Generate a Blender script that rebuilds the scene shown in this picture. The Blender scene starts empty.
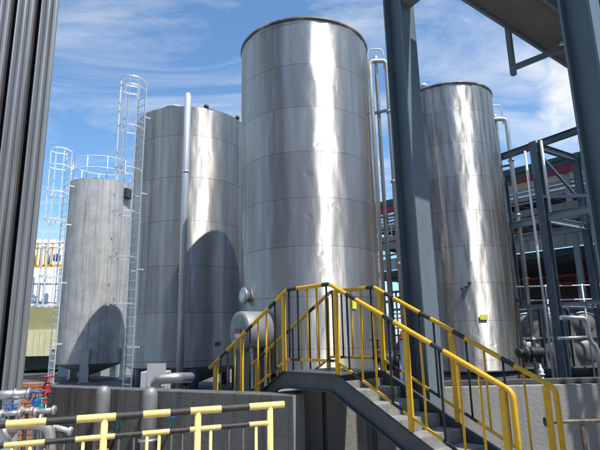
import bpy, bmesh, math, random
from mathutils import Vector, Matrix
random.seed(7)
PI = math.pi
rad = math.radians
S = bpy.context.scene
C = bpy.context.scene.collection

# ---------------------------------------------------------------- camera
F, PITCH, ROLL, EYE = 500.0, 0.221, 0.0225, 1.65
cam = bpy.data.cameras.new('camera')
camo = bpy.data.objects.new('camera', cam)
C.objects.link(camo)
cam.sensor_width = 36.0
cam.lens = F / 600.0 * 36.0
cam.clip_end = 3000
cam.clip_start = 0.05
camo.matrix_world = (Matrix.Translation((0, 0, EYE)) @ Matrix.Rotation(PI / 2 + PITCH, 4, 'X')
                     @ Matrix.Rotation(-ROLL, 4, 'Z'))
S.camera = camo


def ray(x, y):
    """direction in the world through a point of the 600x450 photograph"""
    u, v = (x - 300) / F, (225 - y) / F
    cr, sr = math.cos(ROLL), math.sin(ROLL)
    X = u * cr + v * sr
    Y = -u * sr + v * cr
    c, s = math.cos(PITCH), math.sin(PITCH)
    return Vector((X, c - Y * s, s + Y * c))


def at(x, y, Y=None, Z=None):
    d = ray(x, y)
    k = Y / d.y if Y is not None else (Z - EYE) / d.z
    return Vector((d.x * k, d.y * k, EYE + d.z * k))


# ---------------------------------------------------------------- materials
def mat(name, col, rough=0.6, metal=0.0, spec=0.5):
    m = bpy.data.materials.new(name)
    m.use_nodes = True
    b = m.node_tree.nodes['Principled BSDF']
    b.inputs['Base Color'].default_value = (*col, 1)
    b.inputs['Roughness'].default_value = rough
    b.inputs['Metallic'].default_value = metal
    b.inputs['Specular IOR Level'].default_value = spec
    return m


def nn(m, t, **kw):
    n = m.node_tree.nodes.new(t)
    for k, v in kw.items():
        setattr(n, k, v)
    return n


def lk(m, a, b):
    m.node_tree.links.new(a, b)


def weathered(name, col, col2, rough=0.6, scale=3.0, metal=0.0, stretch=(1, 1, 1), bump=0.0, bscale=40.0,
              lo=0.35, hi=0.7, spec=0.5, streak=None, chips=None, chip_t=.66, chip_s=22):
    """two-tone noise over a base colour (dirt and wear), with optional fine bump and run marks"""
    m = mat(name, col, rough, metal, spec)
    b = m.node_tree.nodes['Principled BSDF']
    tc = nn(m, 'ShaderNodeTexCoord')
    mp = nn(m, 'ShaderNodeMapping')
    mp.inputs['Scale'].default_value = stretch
    lk(m, tc.outputs['Object'], mp.inputs['Vector'])
    nz = nn(m, 'ShaderNodeTexNoise')
    nz.inputs['Scale'].default_value = scale
    nz.inputs['Detail'].default_value = 8
    nz.inputs['Roughness'].default_value = 0.65
    lk(m, mp.outputs['Vector'], nz.inputs['Vector'])
    rp = nn(m, 'ShaderNodeValToRGB')
    rp.color_ramp.elements[0].position = lo
    rp.color_ramp.elements[1].position = hi
    rp.color_ramp.elements[0].color = (*col, 1)
    rp.color_ramp.elements[1].color = (*col2, 1)
    lk(m, nz.outputs['Fac'], rp.inputs['Fac'])
    out = rp.outputs['Color']
    if streak:
        mp2 = nn(m, 'ShaderNodeMapping')
        mp2.inputs['Scale'].default_value = (6, 6, 0.25)
        lk(m, tc.outputs['Object'], mp2.inputs['Vector'])
        n2 = nn(m, 'ShaderNodeTexNoise')
        n2.inputs['Scale'].default_value = 1.5
        n2.inputs['Detail'].default_value = 5
        lk(m, mp2.outputs['Vector'], n2.inputs['Vector'])
        r2 = nn(m, 'ShaderNodeValToRGB')
        r2.color_ramp.elements[0].position = 0.5
        r2.color_ramp.elements[1].position = 0.72
        r2.color_ramp.elements[0].color = (0, 0, 0, 1)
        r2.color_ramp.elements[1].color = (1, 1, 1, 1)
        lk(m, n2.outputs['Fac'], r2.inputs['Fac'])
        mx = nn(m, 'ShaderNodeMix', data_type='RGBA')
        lk(m, r2.outputs['Color'], mx.inputs[0])
        lk(m, out, mx.inputs[6])
        mx.inputs[7].default_value = (*streak, 1)
        out = mx.outputs[2]
    if chips:
        nc = nn(m, 'ShaderNodeTexNoise')
        nc.inputs['Scale'].default_value = chip_s
        nc.inputs['Detail'].default_value = 7
        nc.inputs['Roughness'].default_value = .7
        lk(m, tc.outputs['Object'], nc.inputs['Vector'])
        rc = nn(m, 'ShaderNodeValToRGB')
        rc.color_ramp.elements[0].position = chip_t
        rc.color_ramp.elements[1].position = chip_t + .03
        rc.color_ramp.elements[0].color = (0, 0, 0, 1)
        rc.color_ramp.elements[1].color = (1, 1, 1, 1)
        lk(m, nc.outputs['Fac'], rc.inputs['Fac'])
        mc = nn(m, 'ShaderNodeMix', data_type='RGBA')
        lk(m, rc.outputs['Color'], mc.inputs[0])
        lk(m, out, mc.inputs[6])
        mc.inputs[7].default_value = (*chips, 1)
        out = mc.outputs[2]
        rr = nn(m, 'ShaderNodeMapRange')
        rr.inputs['To Min'].default_value = rough - .08
        rr.inputs['To Max'].default_value = rough + .22
        lk(m, nz.outputs['Fac'], rr.inputs['Value'])
        lk(m, rr.outputs[0], b.inputs['Roughness'])
    lk(m, out, b.inputs['Base Color'])
    if bump:
        n3 = nn(m, 'ShaderNodeTexNoise')
        n3.inputs['Scale'].default_value = bscale
        n3.inputs['Detail'].default_value = 4
        lk(m, tc.outputs['Object'], n3.inputs['Vector'])
        bp = nn(m, 'ShaderNodeBump')
        bp.inputs['Strength'].default_value = bump
        bp.inputs['Distance'].default_value = 0.02
        lk(m, n3.outputs['Fac'], bp.inputs['Height'])
        lk(m, bp.outputs['Normal'], b.inputs['Normal'])
    return m


def steel_clad(name, base, base2, rough, dent=0.35, dull=(0.30, 0.30, 0.29), dullamt=0.35, r_hi=0.16):
    """stainless cladding: sheet-to-sheet tone, vertical run marks, soft dents"""
    m = mat(name, base, rough, 1.0)
    b = m.node_tree.nodes['Principled BSDF']
    tc = nn(m, 'ShaderNodeTexCoord')
    uv = tc.outputs['UV']                       # u = metres round the shell, v = height
    # sheet tone: one random tone per sheet
    br = nn(m, 'ShaderNodeTexBrick')
    br.offset = 0.5
    br.inputs['Color1'].default_value = (*base, 1)
    br.inputs['Color2'].default_value = (*base2, 1)
    br.inputs['Mortar'].default_value = (*[c * 0.5 for c in base2], 1)
    br.inputs['Scale'].default_value = 1.0
    br.inputs['Mortar Size'].default_value = 0.008
    br.inputs['Mortar Smooth'].default_value = 0.3
    br.inputs['Brick Width'].default_value = 3.3
    br.inputs['Row Height'].default_value = 1.22
    lk(m, uv, br.inputs['Vector'])
    # vertical run marks
    mp = nn(m, 'ShaderNodeMapping')
    mp.inputs['Scale'].default_value = (3.0, 0.16, 1)
    lk(m, uv, mp.inputs['Vector'])
    ns = nn(m, 'ShaderNodeTexNoise')
    ns.inputs['Scale'].default_value = 2.2
    ns.inputs['Detail'].default_value = 7
    ns.inputs['Roughness'].default_value = 0.6
    lk(m, mp.outputs['Vector'], ns.inputs['Vector'])
    rs = nn(m, 'ShaderNodeValToRGB')
    rs.color_ramp.elements[0].position = 0.45
    rs.color_ramp.elements[1].position = 0.78
    lk(m, ns.outputs['Fac'], rs.inputs['Fac'])
    mu = nn(m, 'ShaderNodeMath', operation='MULTIPLY')
    mu.inputs[1].default_value = dullamt
    lk(m, rs.outputs['Color'], mu.inputs[0])
    mx = nn(m, 'ShaderNodeMix', data_type='RGBA')
    lk(m, mu.outputs[0], mx.inputs[0])
    lk(m, br.outputs['Color'], mx.inputs[6])
    mx.inputs[7].default_value = (*dull, 1)
    lk(m, mx.outputs[2], b.inputs['Base Color'])
    # roughness
    nr = nn(m, 'ShaderNodeTexNoise')
    nr.inputs['Scale'].default_value = 1.4
    nr.inputs['Detail'].default_value = 6
    lk(m, mp.outputs['Vector'], nr.inputs['Vector'])
    mr = nn(m, 'ShaderNodeMapRange')
    mr.inputs['From Min'].default_value = 0.3
    mr.inputs['From Max'].default_value = 0.7
    mr.inputs['To Min'].default_value = rough - r_hi * 0.4
    mr.inputs['To Max'].default_value = rough + r_hi
    lk(m, nr.outputs['Fac'], mr.inputs['Value'])
    lk(m, mr.outputs['Result'], b.inputs['Roughness'])
    # soft buckles of the thin sheet + fine brushing
    mpb = nn(m, 'ShaderNodeMapping')
    mpb.inputs['Scale'].default_value = (1.0, 0.42, 1)
    lk(m, uv, mpb.inputs['Vector'])
    nb = nn(m, 'ShaderNodeTexNoise')
    nb.inputs['Scale'].default_value = 1.5
    nb.inputs['Detail'].default_value = 2.5
    lk(m, mpb.outputs['Vector'], nb.inputs['Vector'])
    bp = nn(m, 'ShaderNodeBump')
    bp.inputs['Strength'].default_value = dent
    bp.inputs['Distance'].default_value = 0.12
    lk(m, nb.outputs['Fac'], bp.inputs['Height'])
    mpf = nn(m, 'ShaderNodeMapping')
    mpf.inputs['Scale'].default_value = (30, 0.7, 1)
    lk(m, uv, mpf.inputs['Vector'])
    nf = nn(m, 'ShaderNodeTexNoise')
    nf.inputs['Scale'].default_value = 1.0
    nf.inputs['Detail'].default_value = 3
    lk(m, mpf.outputs['Vector'], nf.inputs['Vector'])
    b2 = nn(m, 'ShaderNodeBump')
    b2.inputs['Strength'].default_value = 0.10
    b2.inputs['Distance'].default_value = 0.01
    lk(m, nf.outputs['Fac'], b2.inputs['Height'])
    # scattered dents, a hand wide
    nd = nn(m, 'ShaderNodeTexNoise')
    nd.inputs['Scale'].default_value = 2.6
    nd.inputs['Detail'].default_value = 1.0
    lk(m, uv, nd.inputs['Vector'])
    rd = nn(m, 'ShaderNodeMapRange')
    rd.inputs['From Min'].default_value = .66
    rd.inputs['From Max'].default_value = .80
    lk(m, nd.outputs['Fac'], rd.inputs['Value'])
    bd = nn(m, 'ShaderNodeBump')
    bd.invert = True
    bd.inputs['Strength'].default_value = .45
    bd.inputs['Distance'].default_value = .009
    lk(m, rd.outputs[0], bd.inputs['Height'])
    lk(m, bp.outputs['Normal'], bd.inputs['Normal'])
    lk(m, bd.outputs['Normal'], b2.inputs['Normal'])
    # joints pressed in
    b3 = nn(m, 'ShaderNodeBump')
    b3.invert = True
    b3.inputs['Strength'].default_value = 0.15
    b3.inputs['Distance'].default_value = 0.01
    lk(m, br.outputs['Fac'], b3.inputs['Height'])
    lk(m, b2.outputs['Normal'], b3.inputs['Normal'])
    lk(m, b3.outputs['Normal'], b.inputs['Normal'])
    # the sheets are brushed round the shell: highlights draw out up and down
    tg = nn(m, 'ShaderNodeTangent', direction_type='RADIAL', axis='Z')
    lk(m, tg.outputs[0], b.inputs['Tangent'])
    b.inputs['Anisotropic'].default_value = 0.92
    b.inputs['Metallic'].default_value = .9
    b.inputs['Anisotropic Rotation'].default_value = 0.25
    return m


M = {}
M['steel'] = steel_clad('stainless cladding', (0.56, 0.55, 0.53), (0.47, 0.46, 0.445), 0.50, dent=.26)
M['steel_b'] = steel_clad('stainless cladding aged', (0.52, 0.505, 0.48), (0.44, 0.43, 0.41), 0.49, dent=.26, dullamt=0.5)
M['steel_c'] = steel_clad('stainless cladding streaked', (0.52, 0.505, 0.48), (0.44, 0.43, 0.415), 0.47, dent=.34, dullamt=0.9, dull=(0.11, 0.105, 0.10))
M['dull'] = weathered('dull bare steel plate', (0.47, 0.46, 0.44), (0.36, 0.35, 0.33), 0.55, 1.6, 0.25, bump=.12, bscale=5, lo=.4, hi=.62,
                     streak=(.27, .255, .235), chips=(.20, .18, .16), chip_t=.70, chip_s=5)
M['pipe'] = weathered('galvanised pipe', (0.52, 0.53, 0.54), (0.36, 0.36, 0.36), 0.42, 5, 0.85, (1, 1, 0.3))
M['pipe_rust'] = weathered('pipe with rust', (0.50, 0.49, 0.47), (0.30, 0.20, 0.13), 0.5, 4, 0.7, (1, 1, 0.4), lo=.45, hi=.8)
M['white_pipe'] = weathered('pale pipe lagging', (0.62, 0.64, 0.66), (0.5, 0.5, 0.5), 0.4, 4, 0.4, (1, 1, .2))
M['drum'] = weathered('dull drum steel', (0.28, 0.28, 0.275), (0.20, 0.20, 0.195), 0.58, 4, 0.45)
M['rim'] = weathered('weathered rim', (0.075, 0.058, 0.046), (0.30, 0.24, 0.17), 0.55, 2.2, 0.3, lo=.48, hi=.66)
M['galv'] = weathered('galvanised steel', (0.60, 0.61, 0.62), (0.45, 0.46, 0.47), 0.5, 12, 0.5)
M['col'] = weathered('blue grey painted steel', (0.105, 0.14, 0.16), (0.135, 0.17, 0.19), 0.40, 2.5, 0, (1, 1, .4), bump=.08, chips=(.10, .075, .055), chip_t=.70, chip_s=14)
M['col_far'] = weathered('grey blue rack steel', (0.055, 0.085, 0.11), (0.085, 0.115, 0.135), 0.5, 2.5)
M['beam_far'] = weathered('pale blue painted steel', (0.20, 0.26, 0.30), (0.28, 0.33, 0.36), 0.5, 3)
M['stringer'] = weathered('dark painted steel', (0.040, 0.047, 0.052), (0.085, 0.088, 0.09), 0.5, 3, bump=.08, chips=(.15, .13, .11), chip_t=.68, chip_s=18)
M['tread'] = weathered('worn concrete tread', (0.27, 0.26, 0.24), (0.14, 0.137, 0.13), 0.8, 7, bump=.3, bscale=60)
M['yellow'] = weathered('safety yellow paint', (0.72, 0.40, 0.008), (0.56, 0.29, 0.012), 0.38, 7, lo=.42, hi=.75, bump=.06, chips=(.10, .07, .04), chip_t=.69, chip_s=30)
M['yellow_old'] = weathered('sun faded yellow paint', (0.78, 0.60, 0.22), (0.62, 0.44, 0.15), 0.5, 9, lo=.42, hi=.78, bump=.1, chips=(.16, .12, .08), chip_t=.66, chip_s=26)
M['black'] = weathered('black paint', (0.012, 0.012, 0.014), (0.035, 0.033, 0.03), 0.42, 14, chips=(.30, .2, .04), chip_t=.70, chip_s=34)
M['black_old'] = weathered('worn black paint', (0.022, 0.021, 0.02), (0.07, 0.06, 0.05), 0.55, 12, lo=.45, hi=.8, chips=(.34, .25, .12), chip_t=.67, chip_s=30)
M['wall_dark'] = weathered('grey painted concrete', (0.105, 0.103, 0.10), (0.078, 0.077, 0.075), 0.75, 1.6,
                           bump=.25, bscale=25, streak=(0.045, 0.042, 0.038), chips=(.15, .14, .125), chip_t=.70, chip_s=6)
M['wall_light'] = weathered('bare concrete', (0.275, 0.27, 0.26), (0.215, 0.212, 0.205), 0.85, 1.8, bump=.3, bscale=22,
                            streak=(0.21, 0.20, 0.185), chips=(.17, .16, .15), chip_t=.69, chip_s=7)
M['shade_footing'] = weathered('dark curb', (0.04, 0.042, 0.045), (0.08, 0.08, 0.08), 0.7, 3)  # dark tone of the painted shade strip and of the tank footings
M['ground'] = weathered('dusty concrete ground', (0.30, 0.29, 0.275), (0.19, 0.185, 0.18), 0.9, 0.7, bump=.3, bscale=14)
M['clad'] = weathered('grey sheet cladding', (0.25, 0.258, 0.262), (0.18, 0.187, 0.195), 0.42, 2, 0.35, (1, 1, .12),
                      streak=(0.13, 0.13, 0.13))
M['groove'] = weathered('dark cladding joint', (0.05, 0.052, 0.057), (0.08, 0.08, 0.085), 0.6, 2)
M['slab'] = weathered('walkway deck underside', (0.10, 0.105, 0.105), (0.14, 0.14, 0.135), 0.7, 2)
M['yellow_wall'] = weathered('pale yellow sheeting', (0.66, 0.62, 0.36), (0.56, 0.52, 0.30), 0.6, 1.2)
M['olive'] = weathered('olive yellow sheeting', (0.36, 0.33, 0.15), (0.28, 0.26, 0.12), 0.6, 1.2)
M['grey_wall'] = weathered('pale grey render', (0.42, 0.43, 0.43), (0.34, 0.34, 0.34), 0.8, 0.8)
M['white'] = weathered('white paint', (0.70, 0.72, 0.74), (0.58, 0.60, 0.62), 0.45, 2)
M['roof'] = weathered('grey fibre cement roof', (0.30, 0.29, 0.27), (0.20, 0.19, 0.18), 0.8, 1.5)
M['green'] = mat('dark green gutter', (0.02, 0.075, 0.06), 0.5)
M['red'] = weathered('red paint', (0.30, 0.02, 0.022), (0.16, 0.02, 0.02), 0.5, 4)
M['blue'] = mat('blue valve paint', (0.015, 0.09, 0.34), 0.4)
M['teal'] = mat('teal valve paint', (0.01, 0.22, 0.20), 0.4)
M['orange'] = weathered('orange brick', (0.30, 0.13, 0.07), (0.42, 0.24, 0.15), 0.85, 8, bump=.3)
M['dark'] = weathered('dark machinery', (0.018, 0.019, 0.021), (0.05, 0.05, 0.05), 0.5, 6)
M['interior'] = weathered('dim interior', (0.07, 0.07, 0.07), (0.11, 0.11, 0.105), 0.9, .6)
M['tag_yellow'] = mat('yellow tag', (0.72, 0.68, 0.08), 0.6)
M['tag_red'] = mat('red sign', (0.40, 0.01, 0.05), 0.5)
M['panel'] = weathered('pressed steel tank panel', (0.20, 0.21, 0.215), (0.14, 0.145, 0.15), 0.5, 3, 0.3)
M['greenbox'] = mat('pale green plastic', (0.25, 0.36, 0.32), 0.5)


# ---------------------------------------------------------------- mesh builder
class MB:
    def __init__(s):
        s.v, s.f, s.mi, s.sm, s.uv = [], [], [], [], {}

    def face(s, idx, mi=0, smooth=False, uv=None):
        if uv:
            s.uv[len(s.f)] = uv
        s.f.append(idx)
        s.mi.append(mi)
        s.sm.append(smooth)

    def box(s, c, size, rz=0.0, mi=0, M4=None):
        hx, hy, hz = size[0] / 2, size[1] / 2, size[2] / 2
        R = M4 or Matrix.Rotation(rz, 3, 'Z')
        n = len(s.v)
        for z in (-hz, hz):
            for x, y in ((-hx, -hy), (hx, -hy), (hx, hy), (-hx, hy)):
                s.v.append(Vector(c) + R @ Vector((x, y, z)))
        for q in ((3, 2, 1, 0), (4, 5, 6, 7), (0, 1, 5, 4), (1, 2, 6, 5), (2, 3, 7, 6), (3, 0, 4, 7)):
            s.face([n + i for i in q], mi)
        return s

    def bar(s, a, b, w, h, mi=0, up=Vector((0, 0, 1))):
        """rectangular bar from a to b: w across, h along 'up'"""
        a, b = Vector(a), Vector(b)
        d = (b - a)
        L = d.length
        d.normalize()
        x = d.cross(up)
        if x.length < 1e-4:
            x = Vector((1, 0, 0))
        x.normalize()
        z = x.cross(d)
        R = Matrix((x, d, z)).transposed()
        return s.box((a + b) / 2, (w, L, h), mi=mi, M4=R)

    def tube(s, pts, r, n=10, mi=0, cap=True, mis=None, closed=False):
        pts = [Vector(p) for p in pts]
        k = len(pts)
        rings = []
        px = None
        for i, p in enumerate(pts):
            if closed:
                d = (pts[(i + 1) % k] - pts[i - 1]).normalized()
            elif i == 0:
                d = (pts[1] - p).normalized()
            elif i == k - 1:
                d = (p - pts[i - 1]).normalized()
            else:
                d = ((pts[i + 1] - p).normalized() + (p - pts[i - 1]).normalized())
                d = d.normalized() if d.length > 1e-5 else (pts[i + 1] - p).normalized()
            if px is None:
                px = d.orthogonal().normalized()
            px = (px - d * px.dot(d)).normalized()
            py = d.cross(px)
            rr = r[i] if isinstance(r, (list, tuple)) else r
            ring = []
            for j in range(n):
                t = 2 * PI * j / n
                s.v.append(p + px * (math.cos(t) * rr) + py * (math.sin(t) * rr))
                ring.append(len(s.v) - 1)
            rings.append(ring)
        segs = range(k) if closed else range(k - 1)
        for i in segs:
            m_ = mis[i] if mis else mi
            A, B = rings[i], rings[(i + 1) % k]
            for j in range(n):
                s.face([A[j], A[(j + 1) % n], B[(j + 1) % n], B[j]], m_, True)
        if cap and not closed:
            s.face(list(reversed(rings[0])), mis[0] if mis else mi)
            s.face(rings[-1], mis[-1] if mis else mi)
        return s

    def lathe(s, prof, c=(0, 0, 0), n=48, mi=0, smooth=True, axis=None, uvr=None, cap0=False, cap1=False, jitter=None):
        """profile of (radius, height) turned round a vertical (or given) axis"""
        c = Vector(c)
        ax = Vector(axis).normalized() if axis is not None else Vector((0, 0, 1))
        ox = ax.orthogonal().normalized() if axis is not None else Vector((1, 0, 0))
        oy = ax.cross(ox)
        base = len(s.v)
        for (r, h) in prof:
            for j in range(n):
                t = 2 * PI * j / n
                rr = r + (jitter(t, h) if jitter else 0)
                s.v.append(c + ax * h + ox * (math.cos(t) * rr) + oy * (math.sin(t) * rr))
        for i in range(len(prof) - 1):
            for j in range(n):
                j2 = (j + 1) % n
                q = [base + i * n + j, base + i * n + j2, base + (i + 1) * n + j2, base + (i + 1) * n + j]
                uv = None
                if uvr:
                    a0, a1 = 2 * PI * j / n * uvr, 2 * PI * (j + 1) / n * uvr
                    uv = [(a0, prof[i][1]), (a1, prof[i][1]), (a1, prof[i + 1][1]), (a0, prof[i + 1][1])]
                s.face(q, mi, smooth, uv)
        if cap0:
            s.face([base + j for j in reversed(range(n))], mi)
        if cap1:
            s.face([base + (len(prof) - 1) * n + j for j in range(n)], mi)
        return s

    def extrude(s, poly, z0, z1, mi=0, caps=True, M3=None, org=(0, 0, 0), mis=None):
        """closed plan polygon (counter-clockwise) pulled from z0 to z1; M3 turns it"""
        org = Vector(org)
        R = M3 or Matrix.Identity(3)
        n0 = len(s.v)
        k = len(poly)
        for z in (z0, z1):
            for (x, y) in poly:
                s.v.append(org + R @ Vector((x, y, z)))
        for i in range(k):
            j = (i + 1) % k
            s.face([n0 + i, n0 + j, n0 + k + j, n0 + k + i], mis[i] if mis else mi)
        if caps:
            s.face([n0 + i for i in reversed(range(k))], mi)
            s.face([n0 + k + i for i in range(k)], mi)
        return s

    def build(s, name, mats, parent=None, origin=None, bevel=0.0):
        if not isinstance(mats, (list, tuple)):
            mats = [mats]
        me = bpy.data.meshes.new(name)
        o3 = Vector(origin) if origin is not None else (parent_origin(parent) if parent else Vector((0, 0, 0)))
        me.from_pydata([tuple(Vector(p) - o3) for p in s.v], [], s.f)
        for m_ in mats:
            me.materials.append(m_)
        me.polygons.foreach_set('material_index', s.mi)
        me.polygons.foreach_set('use_smooth', s.sm)
        if s.uv:
            ul = me.uv_layers.new(name='UVMap')
            for fi, uvs in s.uv.items():
                for li, uv in zip(me.polygons[fi].loop_indices, uvs):
                    ul.data[li].uv = uv
        me.validate()
        me.update()
        o = bpy.data.objects.new(name, me)
        C.objects.link(o)
        if parent:
            o.parent = parent
        elif origin is not None:
            o.location = o3
        if bevel:
            b = o.modifiers.new('bevel', 'BEVEL')
            b.width = bevel
            b.segments = 2
            b.limit_method = 'ANGLE'
            b.angle_limit = rad(40)
        return o


def parent_origin(p):
    v = Vector((0, 0, 0))
    while p:
        v = v + p.location
        p = p.parent
    return v


def tag(o, label=None, cat=None, group=None, kind=None):
    if label:
        o['label'] = label
    if cat:
        o['category'] = cat
    if group:
        o['group'] = group
    if kind:
        o['kind'] = kind
    return o


def thing(name, label, cat, loc=(0, 0, 0), group=None):
    o = bpy.data.objects.new(name, None)
    C.objects.link(o)
    o.location = loc
    o.empty_display_size = 0.2
    return tag(o, label, cat, group)


def share(src, parent, loc):
    """another object of the same mesh under the same thing"""
    c = src.copy()
    C.objects.link(c)
    c.parent = parent
    c.location = loc
    return c


def hbeam_poly(w, d, t):
    """H section: flanges at y = -d/2 and d/2, web along y"""
    a, b = w / 2, d / 2
    return [(-a, -b), (a, -b), (a, -b + t), (t / 2, -b + t), (t / 2, b - t), (a, b - t), (a, b), (-a, b), (-a, b - t),
            (-t / 2, b - t), (-t / 2, -b + t), (-a, -b + t)]


def ibar(mb, a, b, w, d, t=0.014, mi=0):
    """I section beam between two points, web upright"""
    a, b = Vector(a), Vector(b)
    L = (b - a).length
    y = (b - a).normalized()
    x = y.cross(Vector((0, 0, 1))).normalized()
    z = x.cross(y)
    R = Matrix((x, z, -y)).transposed()      # local x -> across, local y -> up, local z -> backwards along
    poly = hbeam_poly(w, d, t)
    mb.extrude(poly, 0, L, mi, M3=Matrix((x, z, y)).transposed(), org=a)
    # winding is mirrored by the axes above: flip the faces just made
    k = len(poly) + 2
    for i in range(len(mb.f) - k, len(mb.f)):
        mb.f[i] = list(reversed(mb.f[i]))
    return mb


# ---------------------------------------------------------------- ground
g = MB()
n0 = 0
R_ = 900
g.box((0, 0, -0.25), (2 * R_, 2 * R_, 0.5))
tag(g.build('ground', M['ground'], origin=(0, 0, 0)), kind='structure')

# ---------------------------------------------------------------- stairs frame
A = 0.875
U = Vector((math.cos(A), -math.sin(A), 0))      # along the flights, towards lower right of the photo
V = Vector((math.sin(A), math.cos(A), 0))       # across, away from the camera
FL = Vector((-0.237, 6.884, 0))
LL, WW, ZL, SL = 0.979, 0.805, EYE - 0.429, 0.49


def sp(t, w, z):
    p = FL + U * t + V * w
    return Vector((p.x, p.y, z))


st = thing('crossover_stair', 'crossover stair with dark steel stringers and yellow and black handrails over the bund wall',
           'stairs', (FL.x, FL.y, 0))
CH = 0.21                                        # channel depth of the stringers
TR = (ZL) / SL                                   # run of the right flight down to the ground
TLft = (ZL - 0.12) / 0.547


def stringer(w, side):
    """bent channel: left flight, landing edge, right flight; flanges turn outward"""
    mb = MB()
    top = [(-TLft, 0.12), (0, ZL), (LL, ZL), (LL + TR, 0.0)]
    vd = 0.255
    segs = []
    for i in range(3):
        (t0, z0), (t1, z1) = top[i], top[i + 1]
        dz = CH if i == 1 else vd
    lowl = (-0.06, ZL - CH)
    lowr = (LL - 0.06, ZL - CH)
    low = [(-TLft, 0.0), lowl, lowr, (LL + TR - 0.45, 0.0)]
    k = 0.008 * side
    for i in range(3):
        a, b, c, d = sp(top[i][0], w, top[i][1]), sp(top[i + 1][0], w, top[i + 1][1]), \
            sp(low[i + 1][0], w, low[i + 1][1]), sp(low[i][0], w, low[i][1])
        n = len(mb.v)
        o = V * k
        mb.v += [a, b, c, d, a + o, b + o, c + o, d + o]
        for q in ((0, 3, 2, 1), (4, 5, 6, 7), (0, 1, 5, 4), (2, 3, 7, 6), (1, 2, 6, 5), (3, 0, 4, 7)):
            mb.face([n + j for j in q])
        # top and bottom flanges
        fo = V * (0.05 * side)
        for (p, q_) in ((a, b), (d, c)):
            e = Vector((0, 0, -0.009 if p is a else 0.009))
            n = len(mb.v)
            mb.v += [p + o * 1.2, q_ + o * 1.2, q_ + fo, p + fo, p + o * 1.2 + e, q_ + o * 1.2 + e, q_ + fo + e, p + fo + e]
            for q in ((0, 1, 2, 3), (7, 6, 5, 4), (0, 4, 5, 1), (1, 5, 6, 2), (2, 6, 7, 3), (3, 7, 4, 0)):
                mb.face([n + j for j in q])
    return mb


stringer(0.0, -1).build('stringer', M['stringer'], st)
stringer(WW, 1).build('stringer', M['stringer'], st)
mb = MB()
mb.box(sp(LL / 2, WW / 2, ZL - 0.012), (LL - 0.004, WW - 0.02, 0.02), -A)
mb.build('landing', M['stringer'], st)
NR = 9
run = 0.27
rise = run * SL
tr0 = None
for i in range(1, NR):
    z = ZL - rise * i - .05
    if z < 0.05:
        break
    mb = MB()
    mb.box(sp(LL + run * (i - 0.5) + 0.005, WW / 2, z - 0.02), (run + 0.02, WW - 0.022, 0.04), -A)
    mb.box(sp(LL + run * (i - 1) + 0.012, WW / 2, z + (rise - 0.04) / 2), (0.02, WW - 0.03, rise - 0.042), -A, mi=1)
    mb.build('tread', [M['tread'], M['tread']], st)
for i in range(1, 8):
    z = ZL - 0.148 * i
    if z < 0.1:
        break
    mb = MB()
    mb.box(sp(-run * (i - 0.5), WW / 2, z - 0.02), (run + 0.02, WW - 0.022, 0.04), -A)
    mb.build('tread', M['tread'], st)

# landing support posts
for (t, w) in ((0.06, 0.62), (LL - 0.06, 0.62)):
    mb = MB()
    mb.box(sp(t, w, (ZL - CH) / 2), (0.09, 0.09, ZL - CH - 0.002), -A)
    mb.build('support_post', M['stringer'], st)


def banded(mb, pts, r, blacks, n=12):
    """tube along pts; blacks = list of (start, end) measured in metres along it"""
    pts = [Vector(p) for p in pts]
    cum = [0]
    for a, b in zip(pts, pts[1:]):
        cum.append(cum[-1] + (b - a).length)
    stops = set(cum)
    for a, b in blacks:
        for q in (a, b):
            if 0 < q < cum[-1]:
                stops.add(q)
    stops = sorted(stops)
    P, mis = [], []
    for q in stops:
        for i in range(len(cum) - 1):
            if cum[i] - 1e-6 <= q <= cum[i + 1] + 1e-6:
                k = (q - cum[i]) / max(1e-6, cum[i + 1] - cum[i])
                P.append(pts[i].lerp(pts[i + 1], k))
                break
    for a, b in zip(stops, stops[1:]):
        m = (a + b) / 2
        mis.append(1 if any(x < m < y for x, y in blacks) else 0)
    mb.tube(P, r, n, mis=mis)
    return mb


def soft(pts, r=0.05, k=4):
    """round the corners of a polyline"""
    pts = [Vector(p) for p in pts]
    out = [pts[0]]
    for i in range(1, len(pts) - 1):
        p, a, b = pts[i], pts[i - 1], pts[i + 1]
        ra = min(r, (a - p).length * .45)
        rb = min(r, (b - p).length * .45)
        A_, B_ = p + (a - p).normalized() * ra, p + (b - p).normalized() * rb
        for j in range(k + 1):
            t = j / k
            out.append(A_ * (1 - t) ** 2 + p * 2 * t * (1 - t) + B_ * t ** 2)
    out.append(pts[-1])
    return out


H1 = 1.065
RR = 0.026
ZT = ZL + H1


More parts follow.
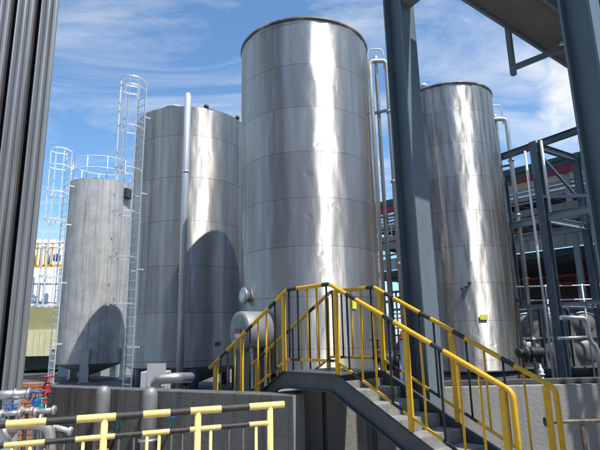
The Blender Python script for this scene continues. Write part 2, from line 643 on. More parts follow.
def side_rail(w, zend, label):
    """one whole side: left slope, landing, right slope"""
    tl = TLft - .02
    zl_end = ZT - 0.547 * tl
    T = 2.16
    endt = LL + T
    s_r = (ZT - zend) / (endt - (LL - 0.072))
    ylw = [M['yellow'], M['black']]
    top = soft([sp(-tl, w, zl_end), sp(0.059, w, ZT), sp(LL - 0.072, w, ZT), sp(endt, w, zend), sp(endt + 0.002, w, 0.05)], .06)
    total_l = (top[0] - sp(0.059, w, ZT)).length
    off = 0.0 if w < .1 else 0.12
    blacks = []
    x = total_l - 1.62 + off
    blacks = [(total_l - 1.95 - off, total_l - 1.72 - off), (total_l - 1.12 - off, total_l - 0.93 - off),
              (total_l - 0.46 - off, total_l - 0.28 - off), (total_l + 0.02, total_l + 0.22),
              (total_l + 0.72, total_l + 0.86)]
    base = total_l + 0.86
    for q in ((0.20, 0.36), (0.80, 0.97), (1.30, 1.46), (1.92, 2.07)) if w > .1 else ((0.31, 0.48), (0.93, 1.09), (1.60, 1.75)):
        blacks.append((base + q[0], base + q[1]))
    hr = banded(MB(), top, RR, blacks).build('handrail', ylw, st)
    if label:
        hr['label'] = label

    def ztop(t):
        if t < 0.059:
            return ZT - 0.547 * (0.059 - t)
        if t < LL - 0.072:
            return ZT
        return ZT - s_r * (t - (LL - 0.072))

    def zstr(t):
        if t < 0:
            return ZL + 0.547 * t
        if t < LL:
            return ZL
        return ZL - SL * (t - LL)
    hb = 0.148
    # lower rail
    low = soft([sp(-tl, w, zstr(-tl) + hb), sp(0.03, w, ZL + hb), sp(LL, w, ZL + hb), sp(endt, w, zstr(endt) + hb)], .03)
    bl2 = [(a + .05, b + .05) for a, b in blacks]
    banded(MB(), low, 0.017, bl2, 8).build('lower_rail', ylw, hr)
    # posts (square hollow section)
    posts = [-0.02, LL + 0.03, LL + 1.06, LL + 2.07, -1.05, -1.78]
    for t in posts:
        z1 = ztop(t) - RR
        z0 = zstr(t)
        mb = MB()
        mb.box(sp(t, w, (z0 + z1) / 2), (0.055, 0.04, z1 - z0 - 0.004), -A)
        mb.build('post', M['yellow'], hr, bevel=.004)
    # balusters, each yellow or black like the rail above it
    cl = [0.0]
    bal = []
    t = 0.06
    step = 0.172
    nb = 5
    for i in range(nb):
        bal.append(0.10 + (LL - 0.23) * i / (nb - 1))
    t = LL + 0.22
    while t < endt - 0.1:
        if all(abs(t - p) > .07 for p in posts):
            bal.append(t)
        t += 0.205
    t = -0.22
    while t > -tl + .1:
        if all(abs(t - p) > .07 for p in posts):
            bal.append(t)
        t -= 0.205
    for t in bal:
        # distance along the rail at this t
        if t < 0.059:
            d = total_l - (0.059 - t) * math.hypot(1, .547)
        elif t < LL - .072:
            d = total_l + t - .059
        else:
            d = total_l + (LL - .131) + (t - LL + .072) * math.hypot(1, s_r)
        blk = any(a - .05 < d < b + .05 for a, b in blacks)
        mb = MB()
        mb.tube([sp(t, w, zstr(t) + hb + .0), sp(t, w, ztop(t) - RR * .6)], 0.0125, 8)
        mb.build('baluster', M['black'] if blk else M['yellow'], hr)


side_rail(0.0, EYE - 0.492, None)
side_rail(WW, EYE - 0.527, None)


# ---------------------------------------------------------------- bund walls
def wall_seg(a, b, th, h, name, m, label, shade_strip=None):
    a, b = Vector(a), Vector(b)
    d = (b - a).normalized()
    n = Vector((-d.y, d.x, 0))
    o = thing(name, label, 'wall', (a.x, a.y, 0))
    mb = MB()
    poly = [a, b, b + n * th, a + n * th]
    mb.extrude([(p.x, p.y) for p in poly], 0.002, h)
    mb.build('wall_body', m, o, bevel=.012)
    return o, d, n


P0, P1 = Vector((-0.13, 6.48, 0)), Vector((-3.88, 8.43, 0))
dW = (P0 - P1).normalized()
P2 = P1 - dW * 5.0
th = 0.30
nW = Vector((-dW.y, dW.x, 0))
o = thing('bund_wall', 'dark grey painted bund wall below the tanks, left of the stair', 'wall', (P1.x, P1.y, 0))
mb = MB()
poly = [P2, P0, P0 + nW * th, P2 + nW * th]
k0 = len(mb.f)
mb.extrude([(p.x, p.y) for p in poly], 0.002, 0.95, mis=[0, 1, 0, 0])  # end face gets the paler concrete: sunlight put into its colour
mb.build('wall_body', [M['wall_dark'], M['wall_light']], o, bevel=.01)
# pilaster pipes in front of the dark wall
for i, (x_, lab) in enumerate(((103, 'galvanised standpipe with a rounded cap on the dark wall, left one, below the dull tank'),
                               (150, 'galvanised standpipe with a rounded cap on the dark wall, right one, by the white cabinet'),
                               )):
    dd = ray(x_, 400)
    # meet the wall line 0.13 m in front of it
    q = P0 - nW * 0.12
    k = (q.x * dW.y - q.y * dW.x) / (dd.x * dW.y - dd.y * dW.x)
    c = Vector((dd.x * k, dd.y * k, 0))
    t_ = thing('standpipe', lab, 'pipe', (c.x, c.y, 0), 'standpipes along the dark wall')
    mb = MB()
    zz = [(0.0, 1), (.90, 1), (.945, .92), (.98, .75), (1.0, .5), (1.008, .2)]
    mb.tube([c + Vector((0, 0, z_)) for z_, k_ in zz], [.105 * k_ for z_, k_ in zz], 20)
    mb.build('pipe_body', M['drum'], t_)
    mb = MB()
    mb.lathe([(0.105, .0), (0.14, .0), (0.14, .03), (0.105, .03)], c + Vector((0, 0, .3)), 20)
    mb.build('flange', M['pipe'], t_)

YR = 7.2
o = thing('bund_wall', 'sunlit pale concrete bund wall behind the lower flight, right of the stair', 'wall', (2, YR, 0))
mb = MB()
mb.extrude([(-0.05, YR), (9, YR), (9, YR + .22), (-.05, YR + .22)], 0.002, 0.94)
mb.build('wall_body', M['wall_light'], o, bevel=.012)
mb = MB()
mb.extrude([(1.25, YR + .09), (9, YR + .09), (9, YR + .24), (1.25, YR + .24)], 0.943, 1.01)  # dark strip added in place of the shaded ground beyond the wall
mb.build('shade_strip', M['shade_footing'], o, bevel=.008)
# bunded yard floor the tanks stand on
M['yard'] = weathered('damp dark yard concrete', (0.10, 0.10, 0.098), (0.06, 0.06, 0.06), 0.75, 1.2, bump=.3, bscale=12)  # yard floor toned darker than the open ground
g = MB()
g.extrude([(0.02, 7.44), (14, 7.44), (14, 32), (-30, 32), (-30, 22.3)] + [(-4.0, 8.83)], -.02, 0.004)
tag(g.build('yard_floor', M['yard'], origin=(0, 0, 0)), kind='structure')


# ---------------------------------------------------------------- tanks
def tank(label, c, R, z0, H, m, lip=0.0, bottom='flat', seg=128, course=1.22, phase=0.0, legs=0, plinth=0.004, first=None, legout=False, legrot=.35):
    t = thing('storage_tank', label, 'tank', (c[0], c[1], plinth), 'upright steel storage tanks')
    rnd = random.Random(int(R * 1000))
    mb = MB()
    prof = []
    z = z0
    seams = []
    first = first or course
    zs = H - first
    while zs > z0 + .2:
        seams.append(zs)
        zs -= course
    seams = sorted(seams)
    prev = z0
    for sz in seams + [H]:
        # each course laps a few mm over the one below
        k = 6
        for i in range(k):
            prof.append((R, prev + (sz - prev) * i / k))
        prev = sz
    prof.append((R, H))
    bands = seams
    a1, a2, a3 = rnd.uniform(0, 6), rnd.uniform(0, 6), rnd.uniform(0, 6)

    def jit(th_, h):
        return 0.006 * math.sin(9 * th_ + a1 + 1.3 * math.sin(h * 1.1)) + 0.004 * math.sin(17 * th_ + a2 + h * 0.5) \
            + 0.003 * math.sin(31 * th_ + a3 + math.sin(h * 2.3) * 2)
    mb.lathe(prof, (c[0], c[1], 0), seg, uvr=R, jitter=jit)
    # uv v runs from the top seam so the sheet joints meet the courses
    for fi in mb.uv:
        mb.uv[fi] = [(u + phase, ((v - H + first) / course + 20) * 1.22) for u, v in mb.uv[fi]]
    mb.build('shell', m, t)
    # roof
    mb = MB()
    mb.lathe([(R + .004, H + .002), (R * .6, H + R * .06), (R * .02, H + R * .12)], (c[0], c[1], 0), 64, cap1=True)
    mb.build('roof', m, t)
    if lip:
        mb = MB()
        mb.lathe([(R + .010, H - .055), (R + lip * .7, H - .03), (R + lip * .7, H + .03), (R - .1, H + .035), (R - .1, H - .02)], (c[0], c[1], 0), 96)
        mb.build('rim', M['rim'], t)
    if bottom == 'cone':
        mb = MB()
        mb.lathe([(R * .1, z0 - R * .34), (R * .5, z0 - R * .2), (R * .9, z0 - .08), (R - .01, z0 - .0)], (c[0], c[1], 0), 64, cap0=True)
        mb.build('cone_bottom', M['dull'], t)
        mb = MB()
        mb.tube([(c[0], c[1], z0 - R * .34 + .01), (c[0], c[1], z0 - R * .34 - .2)], .06, 12)
        mb.build('drain', M['pipe'], t)
    else:
        mb = MB()
        mb.lathe([(R + .02, z0 - .06), (R + .02, z0 - .001)], (c[0], c[1], 0), 64, cap0=True, cap1=True)
        mb.build('base_plate', M['dark'], t)
    for i in range(legs):
        a = 2 * PI * (i + .5) / legs + legrot
        p = Vector((c[0] + math.cos(a) * (R - .22), c[1] + math.sin(a) * (R - .22), 0))
        mb = MB()
        if legout:
            p = Vector((c[0] + math.cos(a) * (R + .07), c[1] + math.sin(a) * (R + .07), 0))
            mb.box((p.x, p.y, (z0 + .62) / 2 + .004), (.16, .34, z0 + .62), a)
            mb.box((p.x, p.y, .02), (.3, .45, .026), a)
        else:
            mb.tube([(p.x, p.y, plinth + .002), (p.x, p.y, z0 - .0 + .25)], .16, 14)
            mb.lathe([(.24, plinth + .002), (.24, plinth + .03), (.16, plinth + .031)], (p.x, p.y, 0), 16)
        mb.build('leg', M['pipe'] if legout else M['col_far'], t)
    return t


C1, R1, HH1 = (0.235, 13.5), 1.85, 9.85
C2, R2, HH2 = (-4.15, 18.4), 2.07, 9.72
C0, R0, HH0 = (-9.56, 23.2), 1.46, 8.95
C3, R3, HH3 = (5.55, 17.25), 1.60, 10.05
t1 = tank('tallest bright steel tank with a rusty brown rim, nearest, behind the stair landing', C1, R1, 0.9, HH1, M['steel'],
          lip=.05, course=1.19, first=1.33, phase=.4, legs=0)
t2 = tank('broad steel tank with a roof hatch, behind the tall pale pipe, raised on legs', C2, R2, 0.80, HH2, M['steel_b'],
          course=1.53, first=1.08, phase=1.3, legs=6, bottom='cone')
t0 = tank('farthest dull grey tank with a guard rail on its roof and a shallow cone bottom', C0, R0, 0.75, HH0, M['dull'],
          course=2.75, phase=.2, legs=5, bottom='cone', legout=True, legrot=-PI / 5 - 1.42 + .1)
t3 = tank('steel tank with dark run marks behind the blue grey column, right of the tallest tank', C3, R3, 0.55, HH3, M['steel_c'],
          lip=.05, course=1.17, first=1.0, phase=2.1)
for tt, cc, rr, zz in ((t1, C1, R1, .9), (t3, C3, R3, .55)):
    mb = MB()
    mb.lathe([(rr - .05, .006), (rr - .05, zz - .062)], (cc[0], cc[1], 0), 48, cap0=True, cap1=True)
    mb.build('foundation', M['shade_footing'], tt)


def on_shell(c, R, ang):
    """point on a shell; ang measured from the direction facing the camera, + to the right"""
    d = Vector((-c[0], -c[1], 0)).normalized()
    a = math.atan2(d.y, d.x) + ang
    return Vector((c[0] + math.cos(a) * R, c[1] + math.sin(a) * R, 0)), Vector((math.cos(a), math.sin(a), 0))


# roof hatch, vents on the broad tank
p, n_ = on_shell(C2, R2 * .62, -.55)
mb = MB()
mb.lathe([(.36, HH2 + .02), (.36, HH2 + .27), (.38, HH2 + .28), (.38, HH2 + .31), (.02, HH2 + .36)], (p.x, p.y, 0), 32, cap1=True)
mb.build('roof_hatch', M['galv'], t2)
for an, rr, s_ in ((.25, .9, .09), (1.0, .95, .08), (-1.3, .8, .06)):
    p, n_ = on_shell(C2, R2 * rr, an)
    mb = MB()
    mb.lathe([(s_ * .5, HH2), (s_ * .5, HH2 + .1), (s_, HH2 + .11), (s_, HH2 + .2), (s_ * .3, HH2 + .26)], (p.x, p.y, 0), 14, cap1=True)
    mb.build('vent', M['dark'], t2)
p, n_ = on_shell(C3, R3 * .8, -.6)
mb = MB()
mb.lathe([(.09, HH3), (.09, HH3 + .25), (.14, HH3 + .26), (.14, HH3 + .36)], (p.x, p.y, 0), 14, cap1=True)
mb.build('vent', M['galv'], t3)


def plate(c, R, ang, z, w, h, m, parent, name='name_plate', off=.03):
    p, n_ = on_shell(c, R + off, ang)
    mb = MB()
    mb.box((p.x, p.y, z), (.012, w, h), math.atan2(n_.y, n_.x))
    return mb.build(name, m, parent)


plate(C3, R3, .33, at(495, 317, Y=15.7).z, .24, .15, M['tag_yellow'], t3, 'yellow_tag')
plate(C1, R1, .58, at(354, 304, Y=11.9).z, .12, .22, M['tag_yellow'], t1, 'yellow_tag')
plate(C2, R2, .5, at(218, 344, Y=16.5).z, .18, .12, M['blue'], t2, 'blue_tag')

# manhole on the left side of the nearest tank
a_ = -.98
p, n_ = on_shell(C1, R1, a_)
zc = at(252, 296, Y=12.4).z
mb = MB()
mb.lathe([(.15, -.02), (.15, .12), (.22, .12), (.22, .16), (.12, .19), (.03, .2)], (p.x, p.y, zc), 28, axis=n_, cap1=True)
mb.build('manhole', M['pipe'], t1)
# dark mark and box high on the farthest tank, next to the ladder
p, n_ = on_shell(C0, R0 + .1, .85)
mb = MB()
mb.box((p.x, p.y, 8.45), (.22, .5, .42), math.atan2(n_.y, n_.x))
mb.build('junction_box', M['dark'], t0)

# small valves on tank 3
p, n_ = on_shell(C3, R3 + .02, .05)
mb = MB()
for dx, dz in ((0, 0), (.12, .12), (-.13, -.05)):
    mb.lathe([(.035, 0), (.035, .1), (.055, .1), (.055, .13)], (p.x + dx, p.y, 3.05 + dz), 10, axis=n_, cap1=True)
mb.build('nozzle', M['dark'], t3)


# guard rail on farthest tank
def ring(mb, c, r, z, tr, a0=0.0, a1=2 * PI, n=48, mi=0):
    pts = [(c[0] + math.cos(a0 + (a1 - a0) * i / n) * r, c[1] + math.sin(a0 + (a1 - a0) * i / n) * r, z) for i in range(n + 1)]
    if abs(a1 - a0 - 2 * PI) < 1e-4:
        mb.tube(pts[:-1], tr, 8, closed=True, mi=mi)
    else:
        mb.tube(pts, tr, 8, mi=mi)


mb = MB()
for z in (HH0 + .55, HH0 + 1.1):
    ring(mb, C0, R0 - .04, z, .024)
gr = mb.build('guard_rail', M['white'], t0)
for i in range(10):
    a = 2 * PI * i / 10 + .2
    mb = MB()
    mb.tube([(C0[0] + math.cos(a) * (R0 - .04), C0[1] + math.sin(a) * (R0 - .04), HH0 + .002),
             (C0[0] + math.cos(a) * (R0 - .04), C0[1] + math.sin(a) * (R0 - .04), HH0 + 1.1)], .024, 8)
    mb.build('post', M['white'], gr)


# ---------------------------------------------------------------- caged ladders
def ladder(label, p, out, zb, zt, cage_from, m, standoff_to, cage=0.72, rise_=0.30, hoop=0.9, rt=.026):
    """p: ladder middle (plan), out: outward direction (away from tank)"""
    out = Vector(out).normalized()
    sd = Vector((-out.y, out.x, 0))
    t = thing('caged_ladder', label, 'ladder', (p.x, p.y, zb), 'caged access ladders')
    w = .23
    for s_ in (-1, 1):
        mb = MB()
        a = p + sd * (w * s_)
        mb.bar((a.x, a.y, zb), (a.x, a.y, zt), .06, .024, up=out)
        mb.build('side_rail', m, t)
    mb = MB()
    mb.tube([p + sd * (-w) + Vector((0, 0, zb + .3)), p + sd * w + Vector((0, 0, zb + .3))], .016, 8)
    r0 = mb.build('rung', m, t)
    z = zb + .3 + rise_
    while z < zt - .2 and z < zb + 10.5:
        c = share(r0, t, (0, 0, z - zb - .3))
        z += rise_
    # hoops
    zz = cage_from
    hs = []
    while zz < zt - .02:
        hs.append(zz)
        zz += hoop
    hs.append(zt - .02)
    cc = p + out * (cage * .52)
    rc = cage * .5
    for z in hs:
        rr = rc * (1.25 if z == hs[0] else 1.0)
        pts = [p + sd * (-w) + Vector((0, 0, z))]
        for i in range(17):
            a = -PI * .62 + PI * 1.24 * i / 16
            q = cc + out * (math.cos(a) * rr) + sd * (math.sin(a) * rr)
            pts.append(Vector((q.x, q.y, z)))
        pts.append(p + sd * w + Vector((0, 0, z)))
        pts[0].z = pts[-1].z = z
        mb = MB()
        for a, b in zip(pts, pts[1:]):
            mb.bar(a, b, .012, .055)
        mb.build('cage_hoop', m, t)
    for a in (-.5, -.25, 0, .25, .5):
        a *= PI
        q = cc + out * (math.cos(a) * (rc - .013)) + sd * (math.sin(a) * (rc - .013))
        mb = MB()
        mb.bar((q.x, q.y, hs[0]), (q.x, q.y, hs[-1]), .045, .012, up=Vector((math.cos(a), math.sin(a), 0)))
        mb.build('cage_bar', m, t)
    for z in standoff_to:
        for s_ in (-1, 1):
            a = p + sd * (w * s_)
            b = a - out * .24
            MB().bar((a.x, a.y, z), (b.x, b.y, z), .05, .05).build('bracket', m, t)
    return t


p, n_ = on_shell(C2, R2 + .24, -(math.radians(52)))
zt = at(128, 82, Y=16.4).z
ladder('long galvanised caged ladder up the left side of the broad tank with the hatch', p, n_, .006, zt,
       at(118, 304, Y=16.2).z, M['galv'], [at(138, y_, Y=16.7).z for y_ in (120, 195, 270, 347)], cage=.80, hoop=1.52)
p, n_ = on_shell(C0, R0 + .26, -1.05)
ladder('white caged ladder on the left side of the farthest dull tank', p, n_, .006, HH0 + 1.3,
       3.2, M['white'], [1.6, 4.2, 6.8, 8.6], cage=.82, hoop=1.25)

# ---------------------------------------------------------------- tall pipes
q = at(184, 225, Y=15.3)
zt = at(189, 93, Y=15.3).z
t_ = thing('riser_pipe', 'tall pale pipe with a domed cap in front of the broad tank', 'pipe', (q.x, q.y, .4))
mb = MB()
rr = .105
top = [(q.x, q.y, .006), (q.x, q.y, zt - .06), (q.x, q.y, zt - .02), (q.x, q.y, zt)]
mb.tube(top, [rr, rr, rr * .75, rr * .35], 20)
mb.build('pipe_body', M['white_pipe'], t_)
for z in (3.6, 6.9):
    mb = MB()
    mb.lathe([(rr, 0), (rr + .02, 0), (rr + .02, .035), (rr, .035)], (q.x, q.y, z), 20)
    mb.build('collar', M['white_pipe'], t_)


def loop(label, Y, xl, xm, xr, ytop, ythin, zlow, r, m, ymid, tank_c, kink=None):
    """inverted-U overflow with a thin vent loop behind it; x.. are photo columns at mid height"""
    L, Mi, Rt = (at(x_, 225, Y=Y) for x_ in (xl, xm, xr))
    zt_ = at((xl + xr) / 2 - 10, ytop, Y=Y).z
    zth = at((xl + xr) / 2 - 10, ythin, Y=Y).z
    t = thing('overflow_pipe', label, 'pipe', (Rt.x, Rt.y, .4), 'overflow pipes beside the tanks')
    mb = MB()
    mb.tube(soft([(L.x, L.y, zlow), (L.x, L.y, zt_), (Rt.x, Rt.y, zt_), (Rt.x, Rt.y, .006)], r * 2.2, 6), r, 14)
    mb.build('loop_pipe', m, t)
    mb = MB()
    mb.tube([(Mi.x, Mi.y + .12, .006), (Mi.x, Mi.y + .12, zt_ + .12), (Mi.x, Mi.y + .12, zt_ + .2)], [r * .8, r * .8, r * 1.1], 12)
    mb.build('riser', m, t)
    mb = MB()
    mb.tube(soft([(L.x + .0, L.y + .25, zt_ - .3), (L.x, L.y + .25, zth), (Rt.x - .02, Rt.y + .25, zth), (Rt.x - .02, Rt.y + .25, zt_ - .1)], .16, 6), .018, 8)
    mb.build('vent_loop', M['galv'], t)
    for y_ in ymid:
        z = at(xm, y_, Y=Y).z
        mb = MB()
        d = Vector((tank_c[0], tank_c[1], 0)) - Vector((Rt.x, Rt.y, 0))
        d.normalize()
        mb.bar((Rt.x, Rt.y, z), (L.x - .05, L.y + .1, z - .06), .05, .07)
        mb.build('bracket', M['stringer'], t)
    for z in (1.4, 3.4, 5.6, 7.6):
        mb = MB()
        mb.lathe([(r, 0), (r + .035, 0), (r + .035, .05), (r, .05)], (Rt.x, Rt.y, z), 16)
        mb.build('flange', m, t)
    return t


loop('inverted U overflow pipe against the right side of the tallest tank', 12.7, 379, 386.5, 397, 61, 44, .9, .062, M['pipe_rust'],
     (110, 215, 300), C1)
loop('inverted U overflow pipe at the right edge of the streaked tank, before the blue frame', 16.9, 503.5, 509, 519, 119, 102, .9,
     .075, M['pipe'], (165, 300), C3)

# ---------------------------------------------------------------- horizontal vessel between the tanks
vc = at(239, 331, Y=11.6)
ax = Vector((.80, .60, 0)).normalized()
t_ = thing('horizontal_vessel', 'horizontal steel drum with a red sign on its round end, beside the stair', 'vessel',
           (vc.x, vc.y, .4))
mb = MB()
mb.lathe([(.05, -.03), (.36, -.02), (.435, 0), (.445, .04), (.445, .66)], vc, 48, axis=ax, cap0=True, cap1=True)
mb.build('drum', M['drum'], t_)
mb = MB()
fc = vc - ax * .038 + Vector((0, 0, .0))
mb.box(fc, (.012, .25, .10), math.atan2(ax.y, ax.x))
mb.box(fc + Vector((0, 0, -.10)) , (.012, .25, .08), math.atan2(ax.y, ax.x), mi=1)
mb.build('sign', [M['tag_red'], M['white']], t_)
for k in (.15, .52):
    q = vc + ax * k
    mb = MB()
    mb.box((q.x, q.y, (vc.z - .38 + .006) / 2), (.08, .6, vc.z - .38 - .006), math.atan2(ax.y, ax.x))
    mb.build('saddle', M['stringer'], t_)

# ---------------------------------------------------------------- foreground barrier
B0, B1 = Vector((-1.84, 3.07, 0)), Vector((-0.115, 3.745, 0))
t_ = thing('barrier_rail', 'sun faded yellow and black tubular barrier in the left foreground', 'railing', (B1.x, B1.y, 0))
ZB, zlo = 1.19, 1.075


def bx(px):
    """where the photo column crosses the barrier line, as distance from B1 towards the left"""
    d = ray(px, 415)
    e = (B0 - B1).normalized()
    den = d.x * e.y - d.y * e.x
    k = (B1.x * e.y - B1.y * e.x) / den
    q = Vector((d.x * k, d.y * k, 0))
    return (q - B1).dot(e)


e = (B0 - B1).normalized()


def bp(s_, z):
    q = B1 + e * s_
    return Vector((q.x, q.y, z))


smax = bx(-60)
s0 = bx(284)
blk = [(bx(b), bx(a)) for a, b in ((-28, 7), (47, 77), (116, 143), (170, 190), (221, 249))]
mats2 = [M['yellow_old'], M['black_old']]
banded(MB(), [bp(s0, ZB), bp(smax, ZB)], .0235, [(a - s0, b - s0) for a, b in blk], 14).build('top_rail', mats2, t_)
sl0 = bx(270)
banded(MB(), [bp(sl0, zlo), bp(smax, zlo)], .0165, [(a - sl0, b - sl0) for a, b in blk], 12).build('middle_rail', mats2, t_)
banded(MB(), [bp(sl0, .22), bp(smax, .22)], .0165, [(a - sl0, b - sl0) for a, b in blk], 12).build('bottom_rail', mats2, t_)
for x_ in (270, 198, 105, -12):
    mb = MB()
    mb.tube([bp(bx(x_), .002), bp(bx(x_), ZB)], .0215, 12)
    mb.build('post', M['yellow_old'], t_)
for x_, k in ((256, 0), (243, 1), (229, 1), (211, 0), (183, 1), (172, 1), (160, 0), (148, 0), (135, 1), (120, 1), (85, 0),
              (66, 1), (50, 1), (33, 0), (15, 0), (-30, 1)):
    mb = MB()
    mb.tube([bp(bx(x_), .22), bp(bx(x_), zlo)], .0105, 8)
    mb.build('baluster', mats2[k], t_)

# ---------------------------------------------------------------- near steel structure
GA = rad(45)
G1 = Vector((math.cos(GA), -math.sin(GA), 0))       # towards lower right
G2 = Vector((math.sin(GA), math.cos(GA), 0))        # away to the right
ZW = 6.5


def hcol(name, label, near, w, z1, rot, m, group, zb=0.0, cap=True):
    """H column; near = plan point of its nearest corner"""
    t = thing(name, label, 'column', (near.x, near.y, zb), group)
    R = Matrix.Rotation(rot, 3, 'Z')
    # faces: local +x corner nearest the camera
    mb = MB()
    poly = [(-y_, x_) for x_, y_ in hbeam_poly(w, w, .022)]
    c = near + R @ Vector((-w / 2, w / 2, 0))
    mb.extrude(poly, zb + .02, z1, M3=R, org=(c.x, c.y, 0))
    mb.build('shaft', m, t)
    mb = MB()
    mb.box((c.x, c.y, zb + .011), (w + .14, w + .14, .018), rot)
    mb.build('base_plate', m, t)
    return t, c


W_ = .32
# local -y flange faces front-left after this turn
cA, cen = hcol('steel_column', 'dark blue grey steel column standing between the tallest tank and the streaked tank',
               at(423, 304, Y=6.42), W_, ZW + .9, -rad(50) + PI / 2 - PI / 2, M['col'], 'columns of the overhead walkway')
cB, cen2 = hcol('steel_column', 'blue grey steel column at the right edge, in front of the blue frame',
                at(589, 0, Y=4.3), .285, ZW + .9, -rad(50), M['col'], 'columns of the overhead walkway')
for i, x_ in enumerate((5.57, 5.78, 6.0)):
    t_ = thing('riser_pipe', ('leftmost', 'middle', 'rightmost')[i] + ' of three risers outside the right edge that shade the pale wall', 'pipe',
               (x_, 5.43, 0), 'risers outside the right edge')
    mb = MB()
    mb.tube([(x_, 5.43, .002), (x_, 5.43, 5.6)], .058, 14)
    mb.build('pipe_body', M['pipe'], t_)
    mb = MB()
    mb.lathe([(.048, 0), (.085, 0), (.085, .03), (.048, .03)], (x_, 5.43, 5.0), 18)
    mb.build('flange', M['pipe'], t_)

E0, E1 = at(460, 0, Z=ZW), at(566, 68, Z=ZW)          # far edge of the walkway underside
dE = (E1 - E0).normalized()
nE = Vector((dE.y, -dE.x, 0))                         # towards the camera side
wk = thing('overhead_walkway', 'grey overhead walkway deck with edge channels, crossing the top right corner', 'walkway',
           (cen2.x, cen2.y, ZW))
WD = 1.28
S0, S1_ = -.55, 9.0
a, b = E0 + dE * S0, E0 + dE * S1_
mb = MB()
pl = [a + nE * WD, b + nE * WD, b, a]
mb.extrude([(p.x, p.y) for p in pl], ZW + .06, ZW + .18)
mb.build('deck', M['slab'], wk)
for off, dep in ((0.03, .22), (WD - .03, .22), (WD * .62, .16)):
    mb = MB()
    p, q = a + nE * off, b + nE * off
    mb.bar((p.x, p.y, ZW + .05 - .0 + (.06 if off != WD * .62 else -.06)), (q.x, q.y, ZW + .05 + (.06 if off != WD * .62 else -.06)), .05, dep)
    mb.build('edge_channel' if off != WD * .62 else 'deck_joist', M['col'], wk)
# cross beam between the two columns
bmz = at(417, 9, Y=6.6).z
mb = MB()
d_ = (cen2 - cen).normalized()
ibar(mb, (cen.x + d_.x * .17, cen.y + d_.y * .17, bmz + .14), (cen2.x - d_.x * .17, cen2.y - d_.y * .17, bmz + .14), .20, .28)
mb.build('cross_beam', M['col'], wk)
# hanging bracket
h0 = at(508, 30, Z=ZW)
zb_ = at(511.5, 75, Y=h0.y).z
mb = MB()
mb.bar((h0.x, h0.y, ZW + .1), (h0.x, h0.y, zb_), .075, .075, up=dE)
am = Vector((h0.x, h0.y, zb_ + .12))
h1 = at(566, 47, Z=ZW - .1)
mb.bar(am, h1, .07, .09)
mb.build('hanger', M['col'], wk)

# light pipe beyond the right column, top right corner
q = at(596, 40, Y=7.5)
t_ = thing('downpipe', 'pale grey downpipe behind the right column at the top right corner', 'pipe', (q.x, q.y, 0))
mb = MB()
mb.tube(soft([(q.x, q.y, .002), (q.x, q.y, 6.3), (q.x - .5, q.y + .2, 6.45)], .12, 5), .07, 14)
mb.build('pipe_body', M['white_pipe'], t_)

# ---------------------------------------------------------------- ribbed tower on the left
tw = thing('clad_tower', 'tall ribbed grey metal clad tower with dark vertical joints at the left edge', 'tower', (-4.4, 7.1, .9))
cr = at(22.5, 388, Y=7.3)                              # lower right corner
dT = Vector((-1, -.10, 0)).normalized()                 # along the face to the left
nT = Vector((-dT.y, dT.x, 0)) * 1                        # outward
if nT.y > 0:
    nT = -nT
zt0 = at(20, 391, Y=7.3).z
prof = []
pitch = .375
# one module seen from the right edge: (distance, depth)
mod = [(0.0, 0.0), (.012, .03), (.03, .045), (.055, .05), (.075, .035), (.085, .012), (.105, .010), (.118, .04), (.14, .055),
       (.165, .055), (.185, .04), (.20, .02), (.222, .018), (.236, .045), (.250, .055), (.262, .045), (.270, .0),
       (.275, -.22), (.368, -.22), (.372, .0)]
pts, mis = [], []
for i in range(7):
    for (s_, d) in mod:
        p = Vector((cr.x, cr.y, 0)) + dT * (i * pitch + s_) + nT * d
        pts.append((p.x, p.y))
        mis.append(1 if d < -.1 or (s_ > .2695 and s_ < .37) else 0)
last = Vector((cr.x, cr.y, 0)) + dT * (7 * pitch)
bk = Vector((-.60, .80, 0)) * 1.6
back = [last, last + bk, Vector((cr.x, cr.y, 0)) + bk]
for p in back:
    pts.append((p.x, p.y))
    mis.append(0)
pts.reverse()
mis = mis[:-1]
mis.reverse()
mis = mis + [0]
mb = MB()
mb.extrude(pts, zt0, 13.0, mis=mis)
mb.build('cladding', [M['clad'], M['groove']], tw)
mb = MB()
pl = [Vector((cr.x, cr.y, 0)), Vector((cr.x, cr.y, 0)) + bk, last + bk, last]
mb.extrude([(p.x, p.y) for p in pl], zt0 - .1, zt0 - .003)
for s_ in (.12, 2.4):
    for k in (.12, .9):
        q = Vector((cr.x, cr.y, 0)) + dT * s_ + bk * k
        mb.box((q.x, q.y, (zt0 - .1) / 2 - .001), (.14, .14, zt0 - .108), 0)
mb.build('base_frame', M['pipe'], tw)

# ---------------------------------------------------------------- blue frame on the right
fc_ = at(545, 225, Y=16.0)
fr = thing('pipe_rack', 'blue steel pipe rack with pale cross beams behind the right column', 'steel frame', (fc_.x, fc_.y, 0))
D1 = Vector((.55, -.83, 0)).normalized()


def rack_col(p, w, z1):
    R = Matrix.Rotation(math.atan2(D1.y, D1.x), 3, 'Z')
    mb = MB()
    mb.extrude(hbeam_poly(w, w, .02), .006, z1, M3=R, org=(p.x, p.y, 0))
    mb.build('rack_column', M['col_far'], fr)


